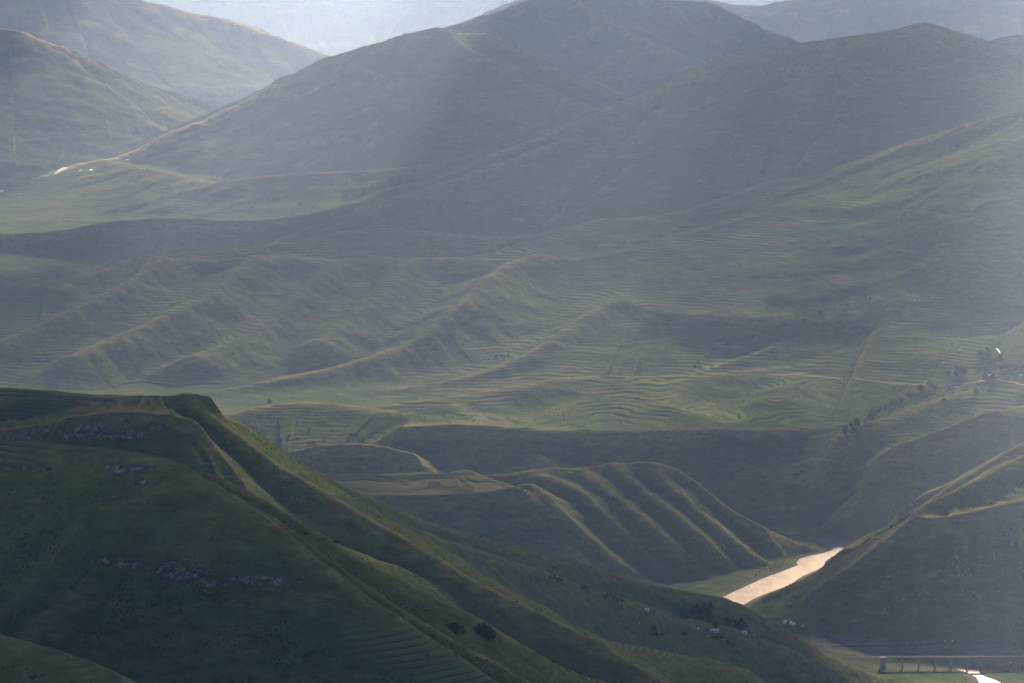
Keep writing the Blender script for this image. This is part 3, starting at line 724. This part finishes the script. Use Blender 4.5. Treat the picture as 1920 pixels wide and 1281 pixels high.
scatter([(1265,1140),(1300,1136),(1345,1150),(1405,1178),(1420,1190),(1350,1180),(1300,1176),(1268,1162)], 30, 2.8, 5.6, 'dark leafy tree in the grove behind the farm buildings on the near spur', 'trees in the farm grove', tree)
scatter([(1200,1160),(1300,1180),(1390,1195),(1420,1215),(1300,1215),(1200,1190)], 24, 1.6, 3.4, 'low dark bush on the shaded slope below the farm buildings', 'bushes below the farm')
scatter([(945,1062),(1010,1070),(1090,1098),(1180,1130),(1235,1150),(1150,1150),(1050,1115),(960,1080)], 34, 1.5, 3.4, 'small dark bush among the fields on the long crest above the farm', 'bushes on the long spur crest')
scatter([(815,1130),(870,1160),(940,1205),(1010,1240),(1040,1262),(960,1240),(880,1205),(820,1165)], 34, .9, 2.2, 'small dark bush dotted along the lit crest of the nearest spur', 'bushes on the nearest crest')
scatter([(893,1180),(915,1182),(928,1200),(908,1198)], 11, 3.0, 4.6, 'dark bush in the dense thicket on the nearest spur crest', 'bushes of the dense thicket')
scatter([(1780,690),(1830,700),(1925,680),(1925,760),(1850,745),(1780,740)], 24, 4.0, 8.0, 'dark tree among the houses of the hillside village', 'trees in the hillside village', tree)
scatter([(1815,668),(1850,665),(1920,690),(1915,705),(1850,698)], 18, 5.0, 10.0, 'bluish dark tree in the wood above the hillside village', 'trees above the village', tree)
along([(1570,828),(1610,798),(1660,770),(1720,740),(1758,728)], 24, 4.5, 9.0, 4, 'dark tree in the gully running down from the village', 'trees in the village gully', tree)
along([(1290,690),(1330,665),(1365,645),(1430,628),(1540,592),(1640,556)], 26, 3.4, 7.0, 4, 'dark bush along the ravine between the terraced spurs', 'bushes along the ravine')
scatter([(470,800),(560,790),(700,815),(760,845),(640,842),(520,840)], 22, 2.0, 3.6, 'dark bush on the terraced mound beyond the rock cliff', 'bushes on the terraced mound')
along([(520,845),(620,872),(760,885)], 10, 2.0, 3.4, 8, 'dark bush in the dip behind the flat terraced bench', 'bushes behind the bench')
along([(1500,1000),(1440,1070),(1380,1098)], 10, 1.4, 2.6, 5, 'small bush on the foot of the ribbed slope beside the river', 'bushes by the river')
scatter([(1850,1245),(1915,1238),(1918,1279),(1880,1268)], 14, 1.6, 3.2, 'dark bush on the low bank right of the stream', 'bushes right of the stream')
scatter([(250,670),(640,690),(1000,720),(1200,690),(1180,640),(700,640),(300,650)], 10, 2.2, 3.4, 'lone dark tree standing in the terraced fields', 'lone field trees', tree)
along([(560,1000),(640,1020),(700,1040)], 6, 1.2, 2.0, 4, 'dark bush on the bare crest of the second spur', 'bushes on the second spur')
x, y, z = hit(505, 758); tree(x, y, 5.5, 'lone dark tree on the crest of the terraced mound beyond the cliff')
x, y, z = hit(1607, 798); tree(x, y, 7.0, 'round dark tree by itself at the foot of the village gully')
x, y, z = hit(272, 678); tree(x, y, 7.5, 'lone wide tree in the pale fields far behind the cliff')

# -- scrub and tussocks too many to count
def scrub():
    rs = np.random.RandomState(5); V = []; n_keep = 0
    for hills, n, lo, hi, thr, ymax in (((1, 2, 3), 150000, .35, .95, .10, 4400), ((4, 5, 6, 7), 110000, .8, 1.9, .18, 7000)):
        j0, j1 = np.searchsorted(ys, 1500), np.searchsorted(ys, ymax)
        j = rs.randint(j0, j1 - 1, n); i = rs.randint(20, NX - 21, n); a = rs.rand(n); b = rs.rand(n)
        ok = np.isin(HID[j, i], hills) & (np.abs(ts[i]) < .195); j, i, a, b = j[ok], i[ok], a[ok], b[ok]
        y = ys[j] * (1 - b) + ys[j + 1] * b; t_ = ts[i] * (1 - a) + ts[i + 1] * a; x = t_ * y
        z = (Z[j, i] * (1 - a) + Z[j, i + 1] * a) * (1 - b) + (Z[j + 1, i] * (1 - a) + Z[j + 1, i + 1] * a) * b
        m = fbm(x / 90, y / 90, 4, 120) + .9 * MOIST[j, i] - .8 * FIELD[j, i] - .5 * DRY_LIT[j, i] + .25 * rs.rand(len(x)) - .3 * GRAVEL[j, i]
        ok = (m > thr + .25 * rs.rand(len(x))) & (RSD[j, i] > 12); x, y, z = x[ok], y[ok], z[ok]
        r = (lo + (hi - lo) * rs.rand(len(x)) ** 2); ang = rs.rand(len(x)) * 6.283
        for k in range(3):
            c, s_ = np.cos(ang + k * 1.047), np.sin(ang + k * 1.047)
            h = r * (.8 + .5 * rs.rand(len(x))); w = r * (.8 + .4 * rs.rand(len(x)))
            q = np.stack([np.stack([x - c * w, y - s_ * w, z - .1], -1), np.stack([x + c * w, y + s_ * w, z - .1], -1), np.stack([x + c * w * .6, y + s_ * w * .6, z + h], -1), np.stack([x - c * w * .7, y - s_ * w * .7, z + h * .85], -1)], 1)
            V.append(q.reshape(-1, 3))
    V = np.vstack(V); print('scrub faces', len(V) // 4)
    me = make_mesh('scrub', V, np.arange(len(V)), 4); me.materials.append(LEAF)
    o = bpy.data.objects.new('scrub', me); col.objects.link(o)
    tag(o, 'low dark scrub and grass tussocks dotted over the slopes', 'scrub', None, 'stuff')
scrub()

# -- buildings
def gable_bm(w, d, h, rise):
    bm = bmesh.new()
    v = [bm.verts.new(p) for p in ((-w/2,-d/2,-1.2),(w/2,-d/2,-1.2),(w/2,d/2,-1.2),(-w/2,d/2,-1.2),(-w/2,-d/2,h),(w/2,-d/2,h),(w/2,d/2,h),(-w/2,d/2,h),(-w/2,0,h+rise),(w/2,0,h+rise))]
    for f in ((0,1,5,4),(2,3,7,6),(1,2,6,9,5),(3,0,4,8,7),(4,5,9,8),(6,7,8,9),(3,2,1,0)): bm.faces.new([v[i] for i in f])
    return bm
def roof_bm(w, d, h, rise, o=.35, t=.14):
    bm = bmesh.new(); k = rise / (d / 2)
    for s in (-1, 1):
        a = [(-w/2-o, 0, h+rise+.06), (w/2+o, 0, h+rise+.06), (w/2+o, s*(d/2+o), h-k*o+.06), (-w/2-o, s*(d/2+o), h-k*o+.06)]
        lo = [bm.verts.new(p) for p in a]; hi = [bm.verts.new((p[0], p[1], p[2] + t)) for p in a]
        bm.faces.new(lo); bm.faces.new(hi[::-1])
        for i in range(4): bm.faces.new((lo[i], hi[i], hi[(i+1) % 4], lo[(i+1) % 4]))
    bmesh.ops.recalc_face_normals(bm, faces=bm.faces[:])
    return bm
def house(px, py, w, d, h, wall, roof, label, rz=.1, rise=None, group=None):
    x, y, z = hit(px, py); rise = rise or d * .24
    e = empty('house', (x, y, z), rz)
    obj('wall', gable_bm(w, d, h, rise), wall, e)
    obj('roof', roof_bm(w, d, h, rise), roof, e)
    bm = bmesh.new(); box_into(bm, -.5, .5, -d/2 - .07, -d/2 + .05, 0, 2.0); obj('door', bm, DARK, e)
    n = max(1, int(w // 4))
    for k in range(n):
        cx = -w/2 + (k + .5) * w / n + (.0 if n > 1 else w * .28)
        if abs(cx) < 1.0: cx += 1.4
        bm = bmesh.new(); box_into(bm, cx - .5, cx + .5, -d/2 - .06, -d/2 + .05, 1.0, 1.9); obj('window', bm, DARK, e)
    return tag(e, label, 'house', group)
def hut(px, py, r, h, wall, roof, label, group=None):
    x, y, z = hit(px, py); e = empty('round_hut', (x, y, z), .2)
    bm = bmesh.new(); cyl_into(bm, r, r, -1.2, h, 18); obj('wall', bm, wall, e)
    bm = bmesh.new(); cyl_into(bm, r * 1.22, .12, h - .25, h + r * .95, 18); obj('roof', bm, roof, e)
    bm = bmesh.new(); box_into(bm, -.45, .45, -r - .06, -r + .25, 0, 1.9); obj('door', bm, DARK, e)
    return tag(e, label, 'hut', group)

house(1340, 1185, 11, 5.5, 2.7, PLASTER, PINKTIN, 'long farmhouse with a pale pink roof, the brightest building on the near spur', .05)
house(1395, 1188, 7, 4.5, 2.5, PLASTER, TIN, 'small grey roofed house right of the long pink roofed farmhouse', .15)
house(1326, 1182, 6, 4.5, 2.5, MUD, RUST, 'dark rusty roofed house touching the left side of the pink roofed farmhouse', -.1)
hut(1412, 1191, 2.0, 2.2, PLASTER, THATCH, 'little thatched hut at the right end of the farm')
hut(1307, 1178, 2.1, 2.2, WHITE, THATCH, 'white walled hut by the farm grove')
house(1213, 1145, 5, 4, 2.4, WHITE, TIN, 'small pale house by itself on the long spur crest', .2)
house(1226, 1150, 6, 4, 2.3, MUD, RUST, 'brown roofed house just right of the small pale house on the crest', -.1)
house(1262, 1158, 6, 4, 2.3, MUD, RUST, 'low brown house at the left edge of the farm grove', .1)
hut(1197, 1168, 1.5, 1.9, WHITE, THATCH, 'tiny white hut on the dark slope below the crest houses')
# a dry stone wall below the farm
x0, y0, z0 = hit(1326, 1193); x1, y1, z1 = hit(1347, 1190)
bm = bmesh.new()
for k in range(26):
    u = (k + .5) / 26; px_, py_ = x0 + (x1 - x0) * u, y0 + (y1 - y0) * u; g_ = ground(px_, py_); h_ = prng.uniform(1.0, 1.7)
    box_into(bm, px_ - .5, px_ + .5, py_ - .4 + prng.uniform(-.1, .1), py_ + .4, g_ - .5, g_ + h_)
tag(obj('stone_wall', bm, WALLSTONE), 'pale broken stone wall below the pink roofed farmhouse', 'wall')
# hillside village
hut(1829, 718, 4.0, 3.4, WHITE, THATCH, 'brightest white round hut in the middle of the hillside village')
hut(1815, 719, 3.6, 3.0, PLASTER, THATCH, 'tan walled round hut left of the brightest white hut')
house(1822, 718, 5, 4.5, 3.0, WHITE, RUST, 'narrow white house squeezed between the two round huts', .1)
hut(1813, 711, 2.6, 2.6, PLASTER, THATCH, 'small tan hut on the slope above the round huts')
house(1854, 706, 11, 6, 3.0, PLASTER, WHITETIN, 'house with a grey white roof upslope of the round huts', .2)
house(1793, 729, 12, 6, 3.0, MUD, WHITETIN, 'long low house with a white roof at the lower edge of the village', .3)
house(1810, 733, 11, 6, 2.8, MUD, RUST, 'long brown house right of the long white roofed house', .05)
house(1781, 732, 8, 5, 2.8, MUD, RUST, 'brown house left of the long white roofed house', -.1)
house(1771, 682, 9, 6, 3.0, PLASTER, TIN, 'grey tin roofed house alone above the village track', .2)
house(1800, 658, 7, 5, 2.6, WHITE, WHITETIN, 'small bright house on the skyline ridge above the village', .2)
house(1834, 724, 7, 5, 2.8, MUD, RUST, 'brown house below the brightest white hut', .1)
house(1866, 708, 8, 5, 2.8, MUD, TIN, 'dull grey house among trees right of the grey white roof', -.1)
house(1903, 708, 8, 5, 2.8, MUD, RUST, 'brown house at the right edge of the village wood', .1)
house(1915, 706, 7, 5, 2.8, WHITE, TIN, 'pale house at the far right end of the village', .0)
house(1770, 750, 7, 5, 2.6, MUD, RUST, 'single brown house on the bare spur below the village', .2)
# huts at the foot of the rocky spur
for px_, py_, lb in ((1472, 1168, 'white hut standing apart at the left of the four under the rocky spur'), (1483, 1170, 'whitest of the four huts under the rocky spur'), (1489, 1172, 'white hut touching the whitest hut under the rocky spur'), (1505, 1174, 'cream hut farthest right of the four under the rocky spur')):
    hut(px_, py_, 2.4, 2.4, WHITE, WHITETIN if px_ != 1505 else THATCH, lb)
hut(1895, 1243, 2.6, 3.2, PINKTIN, THATCH, 'pinkish hut on the low bank right of the stream')
# far village on the left ridge
house(2, 361, 18, 10, 5, WHITE, WHITETIN, 'large glinting white building at the left edge below the smoky ridge', .1)
for k, (px_, py_) in enumerate(((60, 345), (92, 338), (150, 322), (170, 321), (196, 313), (215, 309), (238, 302), (255, 323), (268, 319), (40, 366))):
    house(px_, py_, 13, 9, 4, PLASTER, (TIN, RUST, WHITETIN)[k % 3], 'tiny far house strung along the smoky mountain ridge', .3 * (k % 4), group='houses along the smoky ridge')

# -- bridge over the lower reach
bx0, by0 = floor_at(1655, 1252, 2); bx1, by1 = floor_at(1925, 1251, 2)
BZ = P(1780, 1232, by0)[2]
e = empty('bridge', ((bx0 + bx1) / 2, (by0 + by1) / 2, 0), math.atan2(by1 - by0, bx1 - bx0))
BL = math.hypot(bx1 - bx0, by1 - by0)
bm = bmesh.new(); box_into(bm, -BL/2, BL/2, -4.2, 4.2, BZ - 1.4, BZ); obj('deck', bm, ASPHALT, e)  # dark asphalt tone on the whole deck stands in for shade
for s in (-1, 1):
    bm = bmesh.new(); box_into(bm, -BL/2, BL/2, s * 4.0 - .12, s * 4.0 + .12, BZ + .55, BZ + .72)
    for k in range(int(BL / 6)): box_into(bm, -BL/2 + k * 6, -BL/2 + k * 6 + .25, s * 4.0 - .1, s * 4.0 + .1, BZ - .02, BZ + .56)
    obj('railing', bm, CONCRETE, e)
for px_ in (1692, 1723, 1754, 1784, 1815, 1843, 1872):
    fx = floor_at(px_, 1252, 2)[0]; lx = (fx - (bx0 + bx1) / 2)
    bm = bmesh.new(); box_into(bm, lx - 1.0, lx + 1.0, -3.0, 3.0, -4, BZ - 1.9); box_into(bm, lx - 1.3, lx + 1.3, -3.9, 3.9, BZ - 1.95, BZ - 1.41); obj('pier', bm, CONCRETE, e)
for s in (-1, 1):
    bm = bmesh.new(); box_into(bm, s * BL/2 - 4, s * BL/2 + 4, -4.6, 4.6, -4, BZ + .05); obj('abutment', bm, CONCRETE, e)
tag(e, 'dark beam bridge on tall piers crossing the branching stream', 'bridge')

# -- roads follow the ground as thin ribbons
def ribbon(name, px_line, width, mat, label, lift=.35, samples=70):
    L = np.array(px_line, float); seg = np.hypot(*np.diff(L, axis=0).T); cum = np.concatenate([[0], np.cumsum(seg)])
    pts = []
    for d in np.linspace(0, cum[-1], samples):
        pts.append(hit(np.interp(d, cum, L[:, 0]), np.interp(d, cum, L[:, 1]))[:2])
    pts = np.array(pts)
    for _ in range(6): pts[1:-1] = .25 * pts[:-2] + .5 * pts[1:-1] + .25 * pts[2:]
    tg = np.gradient(pts, axis=0); tg /= np.linalg.norm(tg, axis=1, keepdims=True) + 1e-9
    bm = bmesh.new(); rows = []
    for p, t in zip(pts, tg):
        n = np.array((-t[1], t[0])); r = []
        for s in (-.5, -.17, .17, .5):
            q = p + n * width * s; r.append(bm.verts.new((q[0], q[1], ground(*q) + lift)))
        rows.append(r)
    for a, b in zip(rows, rows[1:]):
        for i in range(3): bm.faces.new((a[i], b[i], b[i+1], a[i+1]))
    bmesh.ops.recalc_face_normals(bm, faces=bm.faces[:])
    if bm.faces[0].normal.z < 0: bmesh.ops.reverse_faces(bm, faces=bm.faces[:])
    return tag(obj(name, bm, mat), label, 'road', None, 'structure')
ribbon('road', [(1560, 1213), (1640, 1212), (1720, 1209), (1800, 1206), (1860, 1206), (1925, 1205)], 8, ASPHALT, 'dark tarred road along the foot of the rocky spur')
ribbon('dirt_track', [(1440, 702), (1520, 705), (1600, 711), (1680, 719), (1740, 722), (1790, 722), (1850, 713), (1885, 713), (1922, 722)], 5, DIRT, 'pale dirt track crossing the slope to the hillside village')
# white marker posts on the roadside
for px_, py_ in ((1701, 1208), (1718, 1207), (1735, 1206), (1754, 1205), (1772, 1203), (1786, 1203)):
    x, y, z = hit(px_, py_ + 1); bm = bmesh.new(); cyl_into(bm, .42, .34, -.5, 2.6, 10); cyl_into(bm, .5, .5, 2.6, 2.8, 10)
    tag(obj('marker_post', bm, WHITE, None, (x, y, z)), 'small white post in the row along the road under the rocky spur', 'post', 'white posts along the road')
x, y, z = hit(1545, 1213); e = empty('power_pole', (x, y, z), .3)
bm = bmesh.new(); cyl_into(bm, .32, .2, -1, 13, 8); obj('pole', bm, STEEL, e)
for zz in (10.2, 11.8):
    bm = bmesh.new(); box_into(bm, -1.8, 1.8, -.12, .12, zz, zz + .25)
    for xx in (-1.6, 0, 1.6): cyl_into(bm, .12, .08, zz + .24, zz + .7, 6, xx)
    obj('crossarm', bm, STEEL, e)
tag(e, 'tall grey pole standing by the road in front of the rocky spur', 'power pole')

# -- boulders
def boulder(px, py, r, label, group=None, flat=.6):
    x, y, z = hit(px, py); bm = bmesh.new(); bmesh.ops.create_icosphere(bm, subdivisions=3, radius=r)
    s = prng.randrange(99)
    for v in bm.verts:
        n = perlin(np.array([v.co.x / r * 1.3 + s]), np.array([v.co.y / r * 1.3 + v.co.z / r]), 5)[0] + .5 * perlin(np.array([v.co.x / r * 3 + s]), np.array([v.co.z / r * 3 + v.co.y / r]), 7)[0]
        v.co *= 1 + .38 * n; v.co.z *= flat; v.co.x *= 1.25
    return tag(obj('boulder', bm, STONE, None, (x, y, z + r * .12)), label, 'boulder', group)
boulder(1671, 1017, 5.0, 'large pale pink boulder on the lit flank of the rocky spur above the river')
boulder(1661, 1018, 3.0, 'smaller pale boulder left of the large pink one on the rocky spur')
boulder(1646, 1010, 2.4, 'small pale rock on the skyline edge of the rocky spur')
boulder(1055, 959, 2.6, 'bright pale boulder halfway down the first rib of the ribbed bench')
boulder(1040, 964, 2.2, 'dull flat rock left of the bright pale boulder on the ribbed bench')
for px_, py_ in ((1140, 928), (1147, 930), (1154, 931), (1218, 928), (1229, 927)): boulder(px_, py_, 1.7, 'small pale rock high on the ribbed slope', 'rocks on the ribbed slope')
for px_, py_ in ((988, 527), (998, 527), (1006, 528), (1014, 529)): boulder(px_, py_, 4.0, 'pale flat rock in the short row on the shaded face under the central spur top', 'rocks under the central spur top', .4)
for px_, py_ in ((347, 505), (355, 502), (362, 499)): boulder(px_, py_, 4.5, 'pale rock in the white patch at the top of the left spurs', 'rocks of the white patch', .4)
for px_, py_ in ((1524, 1059), (1531, 1056), (1537, 1058), (1507, 1070), (1500, 1052), (1549, 1047)): boulder(px_, py_, 2.2, 'dark wet rock breaking the rapids of the bright river', 'rocks in the rapids', .4)
boulder(1650, 562, 5.5, 'bright pale rock at the tip of the spur above the ravine')
for px_, py_ in ((1706, 564), (1714, 565), (1722, 564)): boulder(px_, py_, 3.4, 'pale rock along the flat top of the spur above the ravine', 'rocks along the spur top', .5)

# -- smoke from cooking fires: closed plumes of thin white vapour
def smoke(px, py, h, drift, r0, r1, label, dens):
    x, y, z = hit(px, py); bm = bmesh.new(); rings = []
    for k in range(15):
        u = k / 14; r = (r0 + (r1 - r0) * u ** .8) * (1 if k < 14 else .4); ring = []
        for a in range(14):
            th = a / 14 * 6.2832; q = r * (1 + .3 * math.sin(3 * th + k * 1.7) * u + prng.uniform(-.12, .12))
            ring.append(bm.verts.new((drift[0] * u ** 1.3 + q * math.cos(th), drift[1] * u + q * math.sin(th), u * h + .2 * r * math.sin(2 * th + k))))
        rings.append(ring)
    for a, b in zip(rings, rings[1:]):
        for i in range(14): bm.faces.new((a[i], a[(i + 1) % 14], b[(i + 1) % 14], b[i]))
    bm.faces.new(rings[0][::-1]); bm.faces.new(rings[-1])
    bmesh.ops.recalc_face_normals(bm, faces=bm.faces[:])
    t = NT('wood_smoke'); v = t.n('VolumePrincipled'); v.inputs['Color'].default_value = (.92, .93, .95, 1); v.inputs['Density'].default_value = dens; v.inputs['Anisotropy'].default_value = .3
    t.t.links.new(v.outputs[0], t.out.inputs['Volume'])
    return tag(obj('smoke', bm, t.m, None, (x, y, z + .5)), label, 'smoke', None, 'stuff')
smoke(1876, 664, 12, (-8, 4), .8, 2.0, 'thin white streak of smoke above the hillside village', .25)
smoke(104, 327, 26, (40, 0), 4, 12, 'white smoke drifting over the far ridge village', .018)

# ------------------------------------------------------------------ broken cloud above the valley, out of the top of the view
CLOUD_Z = 2600.0
CLOUD_T = 0.04                   # sunlight let through the thick parts
def cloud_layer():
    step = 100.0
    gx = np.arange(-17000, 17000, step, dtype=np.float32); gy = np.arange(-22000, 14500, step, dtype=np.float32)
    GX, GY = np.meshgrid(gx, gy)                      # where its shadow falls at height 400
    th = 1.1 + .28 * fbm(GX / 1300, GY / 2600, 4, 91)
    az = math.tan(SUN_AZ)
    def shaft(x, y, rx, ry, k=1.6, soft=.65):
        nonlocal th
        u = (GX - x - (GY - y) * az) / rx; v = (GY - y) / ry
        q = np.sqrt(u * u + v * v)
        th = th - k * sstep(1 + soft * .4, 1 - soft * .6, q)
    for g in GAPS: shaft(*g)
    th = th - 2.2 * sstep(12700, 13900, GY)
    off = (CLOUD_Z - 400) / math.tan(SUN_EL)
    lump = fbm(GX / 420, GY / 420, 4, 95)
    thc = np.clip(th, 0, 1.6)
    cx = GX + off * math.sin(SUN_AZ); cyy = GY + off * math.cos(SUN_AZ)
    bot = np.stack([cx, cyy, CLOUD_Z + 40 * lump], -1).reshape(-1, 3)
    top = np.stack([cx, cyy, CLOUD_Z + 40 * lump + 8 + 190 * thc * (1 + .35 * lump)], -1).reshape(-1, 3)
    n = bot.shape[0]; ny, nx = GX.shape
    vid = np.arange(n).reshape(ny, nx)
    q = np.stack([vid[:-1, :-1], vid[:-1, 1:], vid[1:, 1:], vid[1:, :-1]], -1)
    keep = (th[:-1, :-1] > .03) & (th[1:, 1:] > .03) & (th[1:, :-1] > .03) & (th[:-1, 1:] > .03)
    qk = q[keep]
    faces = [qk + n, qk[:, ::-1]]
    pad = np.zeros((ny + 1, nx + 1), bool); pad[1:-1, 1:-1] = keep       # close the sides
    for dy, dx, a, b in ((-1, 0, 0, 1), (0, 1, 1, 2), (1, 0, 2, 3), (0, -1, 3, 0)):
        m = keep & ~pad[1 + dy:ny + dy, 1 + dx:nx + dx]
        e = q[m]
        if len(e): faces.append(np.stack([e[:, a], e[:, b], e[:, b] + n, e[:, a] + n], -1))
    me = make_mesh('clouds', np.vstack([bot, top]), np.vstack(faces).ravel(), 4)
    t = np.sqrt((1 - (1 - CLOUD_T) * sstep(.0, .75, th)) * (1 - .75 * sstep(1.0, 2.4, th))).reshape(-1)
    at = me.attributes.new('thin', 'FLOAT', 'POINT'); at.data.foreach_set('value', np.concatenate([t, t]).astype(np.float32))
    cm = NT('cloud_vapour')
    tr = cm.n('BsdfTransparent'); tl = cm.n('BsdfTranslucent'); tl.inputs[0].default_value = (.05, .10, .25, 1)  # blue tint added to turn the light under the cloud blue
    mx = cm.n('MixShader'); cm.set(mx.inputs[0], cm.attr('thin')); cm.set(mx.inputs[1], tl); cm.set(mx.inputs[2], tr)
    cm.t.links.new(mx.outputs[0], cm.out.inputs[0])
    me.materials.append(cm.m)
    o = bpy.data.objects.new('clouds', me); col.objects.link(o)
    tag(o, 'broken cloud above the hills that lets the sun through in shafts', 'clouds', None, 'stuff')
def on(px, py, Y): p = P(px, py, Y); k = (400 - p[2]) / math.tan(SUN_EL); return p[0] + k * math.sin(SUN_AZ), p[1] + k * math.cos(SUN_AZ)
GAPS = [
    (*on(1870, 930, 4850), 260, 280, 2.0),
    (*on(1480, 1070, 5250), 260, 340, .2),
    (-1400, 10100, 560, 1300, 2.0, .3),
    (-2000, 11900, 1100, 1000, 1.5, .6),
    (-740, 9500, 320, 1150, 2.0, .3),
    (-2300, 9900, 260, 900, 2.0, .4),
    (*on(870, 62, 11620), 150, 160, 2.0),
    (*on(800, 300, 10500), 200, 160, 2.0),
    (1800, 6800, 660, 5500, .95, .5),
    # thinned over the near hill, thickened over the dark mountain, to place the light
    (60, 3050, 900, 1000, .58),
    (-480, 7250, 1250, 1100, .8, .4),
    (*on(1700, 850, 5800), 420, 260, .25),
    (*on(1620, 620, 6950), 620, 480, .42, .8),
    (*on(1620, 440, 7700), 640, 620, .8, .7),
    (620, 6950, 420, 360, -.35, .9),
    (*on(1000, 920, 5350), 800, 420, .28, .4),
    (150, 6300, 1700, 1500, .42, .5),
    (700, 9900, 1500, 1200, -.9),
    (350, 10800, 800, 450, .55),
]
cloud_layer()

# ------------------------------------------------------------------ haze
HAZE_D = 2.7e-5
hm = NT('haze_air')
pv = hm.n('VolumePrincipled')
pv.inputs['Color'].default_value = (.45, .56, .84, 1)
pv.inputs['Density'].default_value = HAZE_D
pv.inputs['Anisotropy'].default_value = 0.30
hm.t.links.new(pv.outputs[0], hm.out.inputs['Volume'])
x1 = float(ts[-1] * ys[-1]) + 150
vv = np.array([(x, y, z) for x in (-x1, x1) for y in (-300, float(ys[-1]) + 100) for z in (float(Z.min()) - 1.0, float(Z.max()) + 40)])
ff = np.array([0,1,3,2, 4,6,7,5, 0,4,5,1, 2,3,7,6, 0,2,6,4, 1,5,7,3])
me = make_mesh('haze', vv, ff, 4); me.polygons.foreach_set('use_smooth', np.zeros(6, bool)); me.materials.append(hm.m)
o = bpy.data.objects.new('haze', me); col.objects.link(o)
tag(o, 'thin blue haze hanging in the valleys', 'haze', None, 'stuff')
